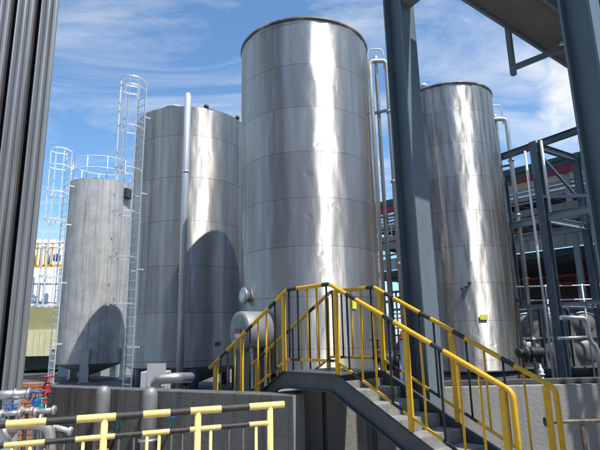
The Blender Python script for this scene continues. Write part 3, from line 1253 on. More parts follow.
ztop = at(541, 142, Y=16.0).z
rack_col(fc_, .25, ztop)
f2 = fc_ - D1 * 3.0
f3 = fc_ + D1 * 4.6
D2 = Vector((.83, .55, 0))
f4 = fc_ + D2 * 2.6
f5 = f3 + D2 * 2.6
f6 = f2 + D2 * 2.6
for f_ in (f2, f3, f4, f5, f6):
    rack_col(f_, .22, ztop)
zs_ = [ztop - .12, at(541, 219, Y=16.0).z, at(553, 305, Y=16.0).z]
for i, z in enumerate(zs_):
    d_ = .22 if i < 2 else .1
    for (p, q) in ((f2, fc_), (fc_, f3), (f6, f4), (f4, f5), (fc_, f4), (f3, f5), (f2, f6)):
        mb = MB()
        dd = (q - p).normalized() * .14
        ibar(mb, (p.x + dd.x, p.y + dd.y, z), (q.x - dd.x, q.y - dd.y, z), .15 if i < 2 else .08, d_)
        mb.build('rack_beam', M['col_far'] if i == 0 else M['beam_far'], fr)
# diagonal braces
mb = MB()
mb.bar((fc_.x, fc_.y, ztop - .25), (f4.x, f4.y, zs_[1] + .9), .08, .08)
mb.build('brace', M['col_far'], fr)
mb = MB()
mb.bar((fc_.x, fc_.y, zs_[1] + .75), (f5.x, f5.y, zs_[1] + .1), .10, .10)
mb.build('brace', M['col_far'], fr)
# slim white conduit beside the column
q = fc_ - D1 * .30 - D2 * .2
t_ = thing('conduit', 'slim pale conduit running up beside the blue rack column', 'pipe', (q.x, q.y, .4))
mb = MB()
mb.tube([(q.x, q.y - .1, .006), (q.x, q.y - .1, ztop - .3)], .04, 10)
mb.build('pipe_body', M['white_pipe'], t_)

q = fc_ + D1 * .26 - D2 * .12
t_ = thing('conduit', 'shorter pale conduit on the right side of the blue rack column', 'pipe', (q.x, q.y, zs_[1]))
mb = MB()
mb.tube([(q.x, q.y - .1, zs_[1] + .12), (q.x, q.y - .1, ztop - .1)], .042, 10)
mb.build('pipe_body', M['white_pipe'], t_)

# pressed-panel water tank
pw = thing('panel_water_tank', 'dark sectional water tank of square domed panels behind the blue rack', 'tank', (10, 19, .4))
y0 = 18.2
xl_ = at(517, 370, Y=y0).x
mb = MB()
mb.box((xl_ + 2.6, y0 + 1.1, 1.45), (5.15, 2.0, 2.1))
pn = 1.02
for i in range(5):
    for j in range(2):
        cx, cz = xl_ + .06 + pn * (i + .5), .42 + pn * (j + .5)
        # raised frame round each panel and a shallow dome in it
        for (sx, sz, w, h) in ((0, .5, pn, .06), (0, -.5, pn, .06), (.5, 0, .06, pn), (-.5, 0, .06, pn)):
            mb.box((cx + sx * pn, y0 + .07 + .0007 * (i + j), cz + sz * pn), (w, .07 + .003 * (1 if sx else 0), h))
        mb.lathe([(.43, .0), (.36, .05), (.26, .09), (.14, .115), (.02, .12)], (cx, y0 + .10, cz), 24, axis=(0, -1, 0), cap1=True)
mb.build('panels', M['panel'], pw)
mb = MB()
for x_ in (-.05, 1.3, 2.6, 3.9, 5.2):
    mb.tube([(xl_ + x_, y0 - .15, .006), (xl_ + x_, y0 - .15, 3.3)], .03, 8)
for z in (2.75, 3.25):
    mb.tube([(xl_ - .05, y0 - .15, z), (xl_ + 5.2, y0 - .15, z)], .025, 8)
mb.build('ladder_frame', M['galv'], pw)

# ---------------------------------------------------------------- process building, right background
Kd = Vector((.70, -.714, 0)).normalized()
Kn = Vector((.714, .70, 0))                            # away from the camera
q0 = at(538, 173, Y=20)                                # red band mid
bl = thing('process_building', 'open sided process building with green gutter and red band, right background',
           'building', (q0.x, q0.y, 0))


def kb(s_, n_, z):
    p = Vector((q0.x, q0.y, 0)) + Kd * s_ + Kn * n_
    return Vector((p.x, p.y, z))


zr = at(538, 173, Y=20).z


def slabk(s0_, s1_, n0_, n1_, z0_, z1_, m, name, tilt=0.0):
    mb = MB()
    v = [kb(s0_, n0_, z0_), kb(s1_, n0_, z0_), kb(s1_, n1_, z0_ + tilt), kb(s0_, n1_, z0_ + tilt)]
    n = 0
    mb.v = v + [p + Vector((0, 0, z1_ - z0_)) for p in v]
    for q in ((3, 2, 1, 0), (4, 5, 6, 7), (0, 1, 5, 4), (1, 2, 6, 5), (2, 3, 7, 6), (3, 0, 4, 7)):
        mb.face(list(q))
    return mb.build(name, m, bl)


slabk(-9, 12, .0, 9, zr + .30, zr + .36, M['roof'], 'roof', tilt=1.5)
slabk(-9, 12, -.16, -.02, zr + .16, zr + .42, M['green'], 'gutter')
slabk(-9, 12, -.05, .05, zr - .25, zr + .14, M['red'], 'red_band')
slabk(-9, 12, .10, 5, zr - 1.05, zr - .95, M['roof'], 'ceiling_sheet', tilt=.4)
z2 = at(538, 213, Y=20).z
slabk(-9, 12, -.6, 6, z2 - .15, z2 + .12, M['roof'], 'floor_slab')
slabk(-9, 12, -.62, -.5, z2 - .55, z2 - .22, M['roof'], 'edge_panel')
z3 = at(545, 242, Y=20).z
slabk(-9, 12, .9, 1.0, z3 - .15, z3 + .45, M['white'], 'white_cladding')
slabk(-9, 12, .6, .75, z3 - .55, z3 - .25, M['green'], 'green_beam')
z4 = at(550, 256, Y=20).z
slabk(-9, 12, 1.0, 6, z4 - .1, z4 + .1, M['interior'], 'lower_ceiling')
slabk(-9, 12, 6, 6.2, .4, z4, M['interior'], 'back_wall')
for k in range(28):
    s_ = -8.7 + k * .76
    mb = MB()
    mb.bar(kb(s_, -.1, zr - 1.12), kb(s_, 5, zr - .75), .07, .12)
    mb.build('ceiling_joist', M['col_far'], bl)
    mb = MB()
    mb.bar(kb(s_, -.55, z2 - .22), kb(s_, 5.8, z2 - .22), .08, .14)
    mb.build('floor_joist', M['col_far'], bl)
    mb = MB()
    mb.bar(kb(s_, .84, z3 - .1), kb(s_, .84, z3 + .42), .03, .03, up=Kd)
    mb.build('cladding_rib', M['grey_wall'], bl)
    if k % 2 == 0:
        mb = MB()
        mb.bar(kb(s_, -.5, z2 + .12), kb(s_, -.5, z2 + .75), .035, .035, up=Kd)
        mb.build('rail_post', M['galv'], bl)
for zz_ in (.42, .75):
    mb = MB()
    mb.tube([kb(-9, -.5, z2 + zz_), kb(12, -.5, z2 + zz_)], .022, 6)
    mb.build('hand_rail', M['galv'], bl)
for n_, zz_, r_ in ((.3, zr - .5, .05), (.5, zr - .62, .07), (.2, z2 - .7, .06), (.4, z2 + .9, .05)):
    mb = MB()
    mb.tube([kb(-9, n_, zz_), kb(12, n_, zz_)], r_, 8)
    mb.build('service_pipe', M['pipe'], bl)
for s_ in range(-8, 13, 3):
    mb = MB()
    a_, b_ = kb(s_, .2, .006), kb(s_, .2, zr + .2)
    mb.bar(a_, b_, .2, .2, up=Kd)
    mb.build('building_column', M['beam_far'], bl)
for y_ in (273, 281, 297):
    z = at(550, y_, Y=20).z
    mb = MB()
    mb.tube([kb(-9, 1.6, z), kb(12, 1.6, z)], .07, 8)
    mb.build('red_pipe', M['red'], bl)
for k in range(26):
    s_ = -8.5 + k * .75
    mb = MB()
    mb.tube([kb(s_, 1.4 + .2 * (k % 3), .006), kb(s_, 1.4 + .2 * (k % 3), at(550, 272 + 9 * (k % 4), Y=20).z)], .05, 6)
    mb.build('pipe', M['galv'] if k % 3 else M['pipe'], bl)
for y_ in (303, 309, 322):
    z = at(550, y_, Y=20).z
    mb = MB()
    mb.tube([kb(-9, 1.3, z), kb(12, 1.3, z)], .045, 8)
    mb.build('pipe', M['galv'], bl)

# ---------------------------------------------------------------- left background
t_ = thing('yellow_building', 'pale yellow sheeted shed with a dark open base behind the white ladder', 'building', (-16, 30, .4))
Yb = 29.0
x0, x1 = at(-10, 330, Y=Yb).x, at(66, 330, Y=Yb).x
za, zb2, zc2, zd = at(40, 306, Y=Yb).z, at(40, 337, Y=Yb).z, at(40, 356, Y=Yb).z, .006
zmid = at(40, 330, Y=Yb).z
mb = MB()
mb.box(((x0 + x1) / 2, Yb + .0, (zmid + zc2) / 2), (x1 - x0, .2, zmid - zc2))
k = x0
while k < x1:
    mb.box((k, Yb - .115, (zmid + zc2) / 2), (.05, .03, zmid - zc2 - .02))
    k += .33
mb.build('sheeting', M['yellow_wall'], t_)
mb = MB()
mb.box(((x0 + x1) / 2, Yb + .1, (za + zmid) / 2 + .002), (x1 - x0 + .2, .2, za - zmid))
mb.build('upper_band', M['olive'], t_)
mb = MB()
mb.box(((x0 + x1) / 2, Yb + 3, (za + .006) / 2), (x1 - x0 - .1, 4, za - .42))
mb.build('interior', M['interior'], t_)

# white vessels and platform above the shed
for i, (px, w) in enumerate(((40, .75), (52, .6))):
    q = at(px, 270, Y=33)
    labs = ('white upright vessel above the yellow shed, left of its neighbour, behind the ladder',
            'narrower white upright vessel above the yellow shed, next to the dull tank')
    t_ = thing('white_vessel', labs[i], 'vessel', (q.x, q.y, .4), 'white vessels behind the ladder')
    mb = MB()
    z1 = at(px, 240, Y=33).z
    mb.lathe([(w, .006), (w, z1 - .3), (w * .8, z1 - .1), (w * .3, z1)], (q.x, q.y, 0), 32, cap1=True)
    mb.build('vessel_body', M['white'], t_)
    mb = MB()
    for k in range(3):
        mb.lathe([(w, 0), (w + .03, 0), (w + .03, .06), (w, .06)], (q.x, q.y, 3 + k * 1.2), 32)
    mb.build('band', M['galv'], t_)
pf = thing('access_platform', 'high platform with yellow rails and pipes over the white vessels', 'platform', (-17, 31, 5))
Yp = 31.0
xa, xb = at(28, 250, Y=Yp).x, at(63, 250, Y=Yp).x
for y_, m_ in ((243.5, 'yellow'), (248, 'yellow'), (266, 'yellow')):
    z = at(45, y_, Y=Yp).z
    mb = MB()
    mb.bar((xa, Yp, z), (xb, Yp, z), .07, .07 if y_ < 260 else .16)
    mb.build('rail', M[m_], pf)
for px in (30, 37, 45, 52, 59):
    z0_, z1_ = at(px, 266, Y=Yp).z, at(px, 243.5, Y=Yp).z
    q = at(px, 255, Y=Yp)
    mb = MB()
    mb.bar((q.x, Yp, z0_), (q.x, Yp, z1_), .07, .07, up=Vector((0, 1, 0)))
    mb.build('post', M['yellow'], pf)
for px in (30, 59):
    q = at(px, 266, Y=Yp)
    mb = MB()
    mb.bar((q.x, Yp + .3, .006), (q.x, Yp + .3, q.z - .08), .16, .16, up=Vector((0, 1, 0)))
    mb.build('leg', M['galv'], pf)
mb = MB()
q = at(57, 257, Y=Yp + .3)
mb.lathe([(.16, 0), (.22, .08), (.22, .42), (.12, .5)], (q.x, q.y, q.z - .3), 16, cap0=True, cap1=True)
mb.build('motor', M['blue'], pf)
mb = MB()
for px in (35, 41, 49):
    q = at(px, 258, Y=Yp + .5)
    mb.tube([(q.x, q.y, q.z - .5), (q.x, q.y, q.z + .6)], .09, 10)
mb.build('pipe', M['pipe'], pf)

# ladder-like distant tower behind
# low grey building behind the legs of the tanks
t_ = thing('low_building', 'pale grey low building seen between the tank legs', 'building', (-6, 31, .4))
Yl = 31.5
xa, xb = at(66, 370, Y=Yl).x, at(215, 370, Y=Yl).x
mb = MB()
mb.box(((xa + xb) / 2, Yl, 1.6), (xb - xa, 1.0, 2.4))
mb.build('wall_body', M['grey_wall'], t_)
for px, w, m_ in ((116, .22, 'red'), (121, .3, 'blue'), (124, .35, 'white')):
    q = at(px, 372, Y=26)
    lab = {'red': 'red painted post behind the legs of the dull tank', 'blue': 'blue barrel beside the red post behind the tanks',
           'white': 'white barrel beside the blue one behind the tanks'}[m_]
    t_ = thing('post' if m_ == 'red' else 'barrel', lab, 'post' if m_ == 'red' else 'barrel', (q.x, q.y, .4))
    mb = MB()
    if m_ == 'red':
        mb.tube([(q.x, q.y, .006), (q.x, q.y, 1.9)], .08, 12)
        mb.build('shaft', M[m_], t_)
    else:
        mb.lathe([(w * .9, .006), (w, .43), (w, .85), (w * 1.04, .87), (w, .9), (w, 1.35), (w * .9, 1.38)], (q.x, q.y, 0), 20, cap1=True)
        mb.build('drum', M[m_], t_)
q0w, q1w = at(58, 370, Y=25.6), at(134, 370, Y=25.6)
t_ = thing('low_wall', 'pale low wall seen between the legs of the farthest tank', 'wall', (q0w.x, 25.6, 0))
MB().box(((q0w.x + q1w.x) / 2, 25.7, .45), (q1w.x - q0w.x, .2, .88)).build('wall_body', M['grey_wall'], t_)
# pale sheet and duct between the legs of the broad tank
q = at(156, 376, Y=14.2)
t_ = thing('cabinet', 'pale blue white cabinet behind the wall, below the broad tank', 'cabinet', (q.x, q.y, .4))
mb = MB()
mb.box((q.x, q.y, (.006 + at(156, 371, Y=14.2).z) / 2), (.7, .5, at(156, 371, Y=14.2).z - .006))
mb.build('body', M['grey_wall'], t_, bevel=.02)
mb = MB()
mb.box((q.x + .08, q.y - .255, .75), (.5, .015, .6))
mb.build('door', M['grey_wall'], t_)
q = at(170, 380, Y=11.0)
t_ = thing('duct', 'grey bent duct at the foot of the tall pale pipe, just over the dark wall', 'duct', (q.x, q.y, .4))
mb = MB()
mb.tube(soft([(q.x - .35, q.y + .2, .5), (q.x - .30, q.y, q.z + .02), (q.x + .12, q.y + .05, q.z + .04), (q.x + .3, q.y + .6, q.z)], .12, 5), .11, 16)
mb.build('duct_body', M['pipe'], t_)


# ---------------------------------------------------------------- pumps and valves
def pump(label, c, s_, ang=0.0, mbody='dark'):
    """electric pump: ribbed motor, fan cover, volute casing, discharge flange, feet"""
    t = thing('pump', label, 'pump', (c.x, c.y, c.z))
    ax = Vector((math.cos(ang), math.sin(ang), 0))
    m0 = c + Vector((0, 0, .3 * s_))
    mb = MB()
    pr = [(.02, 0)]
    k = 0
    while k < 9:
        pr += [(.15 * s_, (.02 + k * .05) * s_), (.165 * s_, (.025 + k * .05) * s_), (.165 * s_, (.04 + k * .05) * s_), (.15 * s_, (.045 + k * .05) * s_)]
        k += 1
    pr += [(.02, .5 * s_)]
    mb.lathe(pr, m0, 20, axis=ax)
    mb.build('motor', M[mbody], t)
    mb = MB()
    v0 = m0 + ax * (.52 * s_)
    mb.lathe([(.03, 0), (.2 * s_, .01), (.22 * s_, .06 * s_), (.2 * s_, .14 * s_), (.09 * s_, .16 * s_), (.09 * s_, .26 * s_), (.14 * s_, .26 * s_), (.14 * s_, .3 * s_), (.02, .3 * s_)], v0, 20, axis=ax)
    mb.tube([v0 + ax * (.07 * s_), v0 + ax * (.07 * s_) + Vector((0, 0, .35 * s_))], .07 * s_, 12)
    mb.build('casing', M['dark'] if mbody == 'dark' else M['pipe'], t)
    for k in (.12, .4, .6):
        q = c + ax * (k * s_)
        mb = MB()
        mb.box((q.x, q.y, c.z + .08 * s_), (.05 * s_, .26 * s_, .155 * s_), ang)
        mb.build('foot', M[mbody], t)
    return t


def stand_valve(label, c, s_, m_, zb=.006, wheel=True, name='valve', pr=.035):
    """pipe stub with flanges, valve body and hand wheel"""
    t = thing(name, label, 'valve', (c.x, c.y, zb))
    mb = MB()
    mb.tube([(c.x, c.y, zb), (c.x, c.y, c.z - .05 * s_)], pr, 10)
    mb.build('stem_pipe', M['pipe'], t)
    mb = MB()
    mb.lathe([(.06 * s_, -.12 * s_), (.10 * s_, -.12 * s_), (.10 * s_, -.09 * s_), (.06 * s_, -.06 * s_), (.085 * s_, 0), (.06 * s_, .06 * s_), (.03 * s_, .1 * s_), (.02 * s_, .2 * s_)], c, 16, cap0=True, cap1=True)
    mb.build('valve_body', M[m_], t)
    if wheel:
        mb = MB()
        z = c.z + .2 * s_
        ring(mb, (c.x, c.y), .12 * s_, z, .014 * s_, n=20)
        for k in range(3):
            a = k * PI / 3
            mb.tube([(c.x + math.cos(a) * .12 * s_, c.y + math.sin(a) * .12 * s_, z), (c.x - math.cos(a) * .12 * s_, c.y - math.sin(a) * .12 * s_, z)], .01 * s_, 6)
        mb.build('hand_wheel', M[m_], t)
    return t


q = at(520, 352, Y=14.6)
pump('black motor pump on a grey flange beside the streaked tank, behind the pale wall', Vector((q.x + .62, q.y, q.z - .30)), .95, PI + .25)
mb = MB()
q = at(393, 360, Y=11.5)
pump('dark motor pump behind the landing, at the foot of the tallest tank', Vector((q.x - .4, q.y, .72)), 1.3, .25)
for (px, py, Y, lab) in ((400, 348, 10.6, 'dark valve with hand wheel left of the dark column, behind the stair rail'),
                         (378, 352, 11.2, 'dark valve with hand wheel at the right foot of the tallest tank')):
    stand_valve(lab, at(px, py, Y=Y), 1.3, 'dark')
stand_valve('small red valve beside the dark column, behind the stair rail', at(401, 336, Y=9.8), .45, 'red')
stand_valve('white valve cover behind the pale wall, right of the stair rail', at(541, 371, Y=8.0), .5, 'white', wheel=False)

# equipment behind right of the rack : blue grey vertical filter and pipes
for i, (px, Y, r_, top_y, lab) in enumerate(((592, 9.6, .045, 318, 'bent pale pipe in front of the dark panel tank, near the right edge'),)):
    q = at(px, 350, Y=Y)
    t_ = thing('bent_pipe', lab, 'pipe', (q.x, q.y, .4))
    zt_ = at(px, top_y, Y=Y).z
    mb = MB()
    mb.tube(soft([(q.x + .1, q.y, .006), (q.x + .1, q.y, zt_ - .55), (q.x - .02, q.y, zt_ - .4), (q.x - .02, q.y, zt_), (q.x - .5, q.y, zt_ + .02)], .1, 5), r_, 12)
    mb.build('pipe_body', M['pipe'], t_)
    mb = MB()
    mb.tube([(q.x - .02, q.y, zt_ - .35), (q.x - .6, q.y, zt_ - .36)], .03, 10)
    mb.build('branch', M['pipe'], t_)

# floor rail + green box, right of stair foot, in front of the pale wall
q0_, q1_ = at(545, 422, Y=6.2), at(602, 414, Y=6.2)
t_ = thing('pipe_stand', 'low rusty pipe on short posts, right of the stair foot', 'pipe', (q0_.x, 6.2, 0))
mb = MB()
mb.tube([(q0_.x, 6.2, q0_.z), (q0_.x + .06, 6.2, q0_.z), (q1_.x + 1.5, 6.1, q0_.z + .02)], .024, 12)
mb.lathe([(.02, 0), (.055, 0), (.055, .05), (.02, .05)], (q0_.x, 6.2, q0_.z), 14, axis=(1, 0, 0))
mb.build('pipe_body', M['rim'], t_)
for px in (583, 640):
    q = at(px, 430, Y=6.2)
    mb = MB()
    mb.box((q.x, 6.2, (q0_.z - .03) / 2), (.04, .04, q0_.z - .034))
    mb.build('stand_post', M['rim'], t_)
mb = MB()
q = at(583, 440, Y=6.0)
mb.bar((q.x - .1, 6.0, .25), (q.x + 1.5, 6.0, .25), .04, .04)
mb.build('lower_bar', M['galv'], t_)
q = at(573, 444, Y=6.75)
t_ = thing('hose_box', 'pale green rounded box on the ground in front of the pale wall', 'box', (q.x, q.y, 0))
mb = MB()
mb.lathe([(.02, -.30), (.06, -.28), (.085, -.2), (.085, .2), (.06, .28), (.02, .30)], (q.x, q.y, .09), 18, axis=(1, 0, 0))
mb.build('box_body', M['greenbox'], t_)

# ---------------------------------------------------------------- manifold on the ground, left, between tower and wall
def flange(mb, c, ax, r, th_=.03, mi=0):
    mb.lathe([(.01, -th_ / 2), (r, -th_ / 2), (r, th_ / 2), (.01, th_ / 2)], c, 18, axis=ax, mi=mi)


mfY = 6.6
t_ = thing('header_pipe', 'thick pale header pipe running out from under the ribbed tower', 'pipe', (-3.9, 6.9, 0))
a_ = at(-20, 396, Y=6.9)
b_ = at(29, 394, Y=7.0)
mb = MB()
mb.tube([a_, b_], .06, 16)
for k in (.72, 1.0):
    flange(mb, a_.lerp(b_, k), (b_ - a_), .08)
mb.build('pipe_body', M['pipe'], t_)
mb = MB()
mb.box((a_.x + .5, a_.y, (a_.z - .06) / 2), (.06, .06, a_.z - .064))
mb.build('support', M['galv'], t_)

# brick stack
q = at(29, 402, Y=8.1)
t_ = thing('brick_stack', 'stack of orange bricks beside the ribbed tower, behind the valves', 'bricks', (q.x, q.y, 0))
rb = random.Random(3)
zt_ = at(29, 382, Y=8.1).z
nl = int(zt_ / .075)
for l in range(nl):
    mb = MB()
    for i in range(2):
        for j in range(2):
            mb.box((q.x + (i - .5) * .16 + rb.uniform(-.012, .012), q.y + (j - .5) * .12, .04 + l * .0752), (.15, .108, .068), rb.uniform(-.05, .05))
    mb.build('brick_course', M['orange'], t_, bevel=.006)

lefts = [(47, 384, 7.9, 'red', 1.25, 'red hand wheel valve, upper of the two, at the foot of the white ladder'),
         (44.5, 396, 7.4, 'red', .95, 'red hand wheel valve, lower one, beside the blue valve'),
         (36, 399, 7.1, 'blue', 1.1, 'blue hand wheel valve beside the brick stack'),
         (41, 403, 7.0, 'teal', .8, 'teal valve next to the blue hand wheel valve'),
         (7, 408, 6.9, 'blue', .7, 'small blue valve below the header pipe, left one of the pair'),
         (13.5, 408, 6.85, 'blue', .7, 'small blue valve below the header pipe, right one of the pair')]
for px, py, Y, m_, s_, lab in lefts:
    stand_valve(lab, at(px, py + 3, Y=Y), s_ * .6, m_, zb=.002, pr=.022)
# low pipes with flanges by the wall foot
specs = [((2, 414), (20, 413), 6.8, .034, 'pipe_rust', 'short pale pipe below the small blue valves'),
         ((22, 411), (32, 411), 6.9, .036, 'pipe_rust', 'short pale flanged pipe below the brick stack'),
         ((36, 412), (54, 410), 6.9, .036, 'pipe_rust', 'short pale flanged pipe below the blue and teal valves'),
         ((55, 427), (70, 431), 6.3, .03, 'galv', 'thin bright pipe lying against the dark wall foot')]
for (p_, q_, Y, r_, m_, lab) in specs:
    a_, b_ = at(*p_, Y=Y), at(*q_, Y=Y)
    t_ = thing('flanged_pipe', lab, 'pipe', (a_.x, a_.y, 0))
    mb = MB()
    mb.tube([a_, b_], r_, 14)
    flange(mb, a_, b_ - a_, r_ * 1.6)
    flange(mb, b_, b_ - a_, r_ * 1.6)
    mb.build('pipe_body', M[m_], t_)
    mb = MB()
    c_ = (a_ + b_) / 2
    mb.box((c_.x, c_.y, (c_.z - r_) / 2), (.03, .03, c_.z - r_ - .004))
    mb.build('support', M['stringer'], t_)
# big bent hose / pipe
a_ = at(8, 428, Y=5.9)
pts = [at(8, 430, Y=5.9), at(20, 424, Y=5.9), at(40, 424, Y=5.95), at(50, 428, Y=6.0)]
pts.append(Vector((pts[-1].x + .06, 6.0, .25)))
t_ = thing('bent_pipe', 'dark bent pipe curving to the ground behind the barrier at the left', 'pipe', (a_.x, a_.y, 0))
mb = MB()
mb.tube(soft(pts, .12, 5), .055, 14)
flange(mb, pts[0], pts[1] - pts[0], .10)
mb.build('pipe_body', M['pipe_rust'], t_)
mb = MB()
mb.box((a_.x, a_.y, (a_.z - .08) / 2), (.06, .06, a_.z - .084))
mb.build('support', M['galv'], t_)
# blue labels on the dark wall
for i, (px, py, w) in enumerate(((123, 419, .28), (175, 417, .24))):
    dd = ray(px, py)
    q = P0 - nW * 0.02
    k = (q.x * dW.y - q.y * dW.x) / (dd.x * dW.y - dd.y * dW.x)
    c = Vector((dd.x * k, dd.y * k, EYE + dd.z * k))
    t_ = thing('wall_valve', ('blue handled tap on the dark wall between the two standpipes', 'blue handled tap on the dark wall right of the second standpipe')[i],
               'tap', (c.x, c.y, c.z))
    mb = MB()
    mb.tube([c + nW * .0, c - nW * .10], .022, 10)
    mb.tube([c - nW * .08, c - nW * .08 - Vector((0, 0, .14))], .02, 10, mi=0)
    mb.build('tap_body', M['teal'], t_)
    mb = MB()
    a_, b_ = c - nW * .10 - dW * w * .5 + Vector((0, 0, .03)), c - nW * .10 + dW * w * .5 + Vector((0, 0, .03))
    mb.bar(a_, b_, .03, .02)
    mb.build('handle', M['blue'], t_)
# rubble / offcuts on the ground by the wall foot
for i, (px, Y, w, h, m_, lab) in enumerate(((118, 7.35, .45, .10, 'white', 'pale offcut block on the ground by the dark wall, left of the second standpipe'),
                                            (135, 7.15, .3, .14, 'orange', 'brown block on the ground by the dark wall, below the first blue tap'),
                                            (165, 6.95, .5, .07, 'galv', 'flat pale block on the ground by the wall, right of the second standpipe'),
                                            (95, 7.5, .4, .16, 'orange', 'brown block on the ground beside the first standpipe'))):
    q = at(px, 440, Y=Y)
    t_ = tag(MB().box((q.x, Y, h / 2 + .003), (w, .18, h), .5).build('block', M[m_], origin=(q.x, Y, 0), bevel=.015), lab, 'block')

# ---------------------------------------------------------------- added unseen halls behind the viewer, cut ambient light and darken tank reflections
def hall(label, c, size, rz, m, bays):
    t = thing('unseen_hall', label, 'building', (c[0], c[1], 0))
    R = Matrix.Rotation(rz, 3, 'Z')
    mb = MB()
    mb.box((c[0], c[1], size[2] / 2), size, rz)
    mb.build('wall', m, t)
    mb = MB()
    mb.box((c[0], c[1], size[2] + .2), (size[0] + .8, size[1] + .8, .4), rz)
    mb.build('roof', M['roof'], t)
    for i in range(bays):
        x_ = -size[0] / 2 + size[0] * (i + .5) / bays
        q = Vector((c[0], c[1], 0)) + R @ Vector((x_, size[1] / 2 + .02, 0))
        MB().box((q.x, q.y, size[2] * .72), (size[0] / bays * .62, .06, size[2] * .2), rz).build('window', M['interior'], t)
        if i % 2 == 0:
            MB().box((q.x, q.y, 2.0), (size[0] / bays * .7, .08, 4.0), rz).build('door', M['col'], t)


hall('unseen grey hall added behind the viewer to darken the tank reflections', (-4, -15, 0), (34, 10, 10), 0.08, M['grey_wall'], 8)
hall('unseen dark hall added to the right of the viewer to cut ambient light', (24, -3, 0), (22, 8, 9), 1.25, M['roof'], 6)

# ---------------------------------------------------------------- light
SUN_AZ, SUN_EL = 47.0, 60.0         # degrees to the right of straight behind the camera
s_dir = Vector((math.sin(rad(SUN_AZ)) * math.cos(rad(SUN_EL)), -math.cos(rad(SUN_AZ)) * math.cos(rad(SUN_EL)), math.sin(rad(SUN_EL))))
sun = bpy.data.lights.new('sun', 'SUN')
sun.energy = 4.8
sun.angle = rad(.5)
sun.color = (1, .96, .90)
so = bpy.data.objects.new('sun', sun)
C.objects.link(so)
so.rotation_euler = (-s_dir).to_track_quat('-Z', 'Y').to_euler()
w = bpy.data.worlds.new('World')
S.world = w
w.use_nodes = True
nt = w.node_tree
bg = nt.nodes['Background']
sky = nt.nodes.new('ShaderNodeTexSky')
sky.sky_type = 'NISHITA'
sky.sun_disc = False
sky.sun_elevation = rad(SUN_EL)
sky.sun_rotation = math.atan2(s_dir.x, s_dir.y)
sky.air_density = 1.0
sky.dust_density = 0.15
sky.ozone_density = 2.0
# thin high cloud: noise on the direction projected to a flat layer
tc = nt.nodes.new('ShaderNodeTexCoord')
sep = nt.nodes.new('ShaderNodeSeparateXYZ')
nt.links.new(tc.outputs['Generated'], sep.inputs[0])


def wm(op, a, b=None):
    n = nt.nodes.new('ShaderNodeMath')
    n.operation = op
    for i, v in enumerate((a, b)):
        if v is None:
            continue
        if isinstance(v, (int, float)):
            n.inputs[i].default_value = v
        else:
            nt.links.new(v, n.inputs[i])
    return n.outputs[0]


zc_ = wm('MAXIMUM', wm('ADD', sep.outputs['Z'], .12), .03)
cx_ = wm('DIVIDE', sep.outputs['X'], zc_)
cy_ = wm('DIVIDE', sep.outputs['Y'], zc_)
cb = nt.nodes.new('ShaderNodeCombineXYZ')
nt.links.new(cx_, cb.inputs[0])
nt.links.new(cy_, cb.inputs[1])
mp = nt.nodes.new('ShaderNodeMapping')
mp.inputs['Rotation'].default_value = (0, 0, rad(28))
mp.inputs['Scale'].default_value = (1.0, 1.9, 1)
nt.links.new(cb.outputs[0], mp.inputs['Vector'])
nz = nt.nodes.new('ShaderNodeTexNoise')
nz.inputs['Scale'].default_value = 1.15
nz.inputs['Detail'].default_value = 9
nz.inputs['Roughness'].default_value = .62
nz.inputs['Distortion'].default_value = .9
nt.links.new(mp.outputs[0], nz.inputs['Vector'])
mr = nt.nodes.new('ShaderNodeMapRange')
mr.inputs['From Min'].default_value = .45
mr.inputs['From Max'].default_value = .74
mr.inputs['To Max'].default_value = .7
mr.inputs['To Min'].default_value = .03
nt.links.new(nz.outputs['Fac'], mr.inputs['Value'])
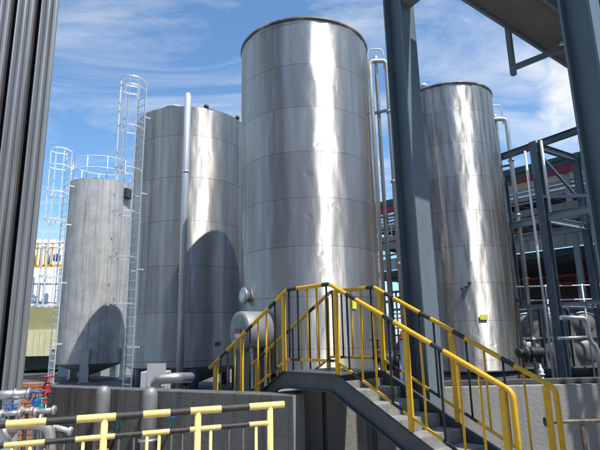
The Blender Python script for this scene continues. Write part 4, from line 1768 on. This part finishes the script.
# denser heaps near the horizon on the right
nz2 = nt.nodes.new('ShaderNodeTexNoise')
nz2.inputs['Scale'].default_value = 1.1
nz2.inputs['Detail'].default_value = 10
nz2.inputs['Roughness'].default_value = .55
nt.links.new(cb.outputs[0], nz2.inputs['Vector'])
mr2 = nt.nodes.new('ShaderNodeMapRange')
mr2.inputs['From Min'].default_value = .54
mr2.inputs['From Max'].default_value = .64
mr2.inputs['To Max'].default_value = .9
nt.links.new(nz2.outputs['Fac'], mr2.inputs['Value'])
xm = nt.nodes.new('ShaderNodeMapRange')
xm.inputs['From Min'].default_value = .35
xm.inputs['From Max'].default_value = .55
nt.links.new(sep.outputs['X'], xm.inputs['Value'])
mk2 = wm('MULTIPLY', mr2.outputs[0], xm.outputs[0])
# one heaped cloud low on the right
dc = ray(577, 98).normalized()
vd = nt.nodes.new('ShaderNodeVectorMath')
vd.operation = 'DOT_PRODUCT'
nrm = nt.nodes.new('ShaderNodeVectorMath')
nrm.operation = 'NORMALIZE'
nt.links.new(tc.outputs['Generated'], nrm.inputs[0])
nt.links.new(nrm.outputs[0], vd.inputs[0])
vd.inputs[1].default_value = dc
nz3 = nt.nodes.new('ShaderNodeTexNoise')
nz3.inputs['Scale'].default_value = 7.0
nz3.inputs['Detail'].default_value = 9
nz3.inputs['Roughness'].default_value = .6
nt.links.new(nrm.outputs[0], nz3.inputs['Vector'])
lump = wm('ADD', wm('MULTIPLY', wm('SUBTRACT', vd.outputs['Value'], .9955), 90.0), wm('MULTIPLY', wm('SUBTRACT', nz3.outputs['Fac'], .5), 3.2))
mr3 = nt.nodes.new('ShaderNodeMapRange')
mr3.inputs['From Min'].default_value = -.05
mr3.inputs['From Max'].default_value = .55
mr3.inputs['To Max'].default_value = .92
nt.links.new(lump, mr3.inputs['Value'])
mask = wm('MAXIMUM', wm('MAXIMUM', mr.outputs[0], mk2), mr3.outputs[0])
mx = nt.nodes.new('ShaderNodeMix')
mx.data_type = 'RGBA'
nt.links.new(mask, mx.inputs[0])
gain = nt.nodes.new('ShaderNodeMix')
gain.data_type = 'RGBA'
gain.blend_type = 'MULTIPLY'
gain.inputs[0].default_value = 1
gain.inputs[7].default_value = (1.2, 1.68, 1.92, 1)
nt.links.new(sky.outputs[0], gain.inputs[6])
nt.links.new(gain.outputs[2], mx.inputs[6])
mx.inputs[7].default_value = (9.0, 9.2, 9.5, 1)
nt.links.new(mx.outputs[2], bg.inputs['Color'])
bg.inputs['Strength'].default_value = .08

S.view_settings.view_transform = 'Standard'
S.view_settings.look = 'None'
S.view_settings.exposure = .45
S.view_settings.gamma = 1
S.view_settings.use_curve_mapping = False
S.render.engine = 'CYCLES'
S.cycles.use_denoising = True
S.cycles.max_bounces = 8
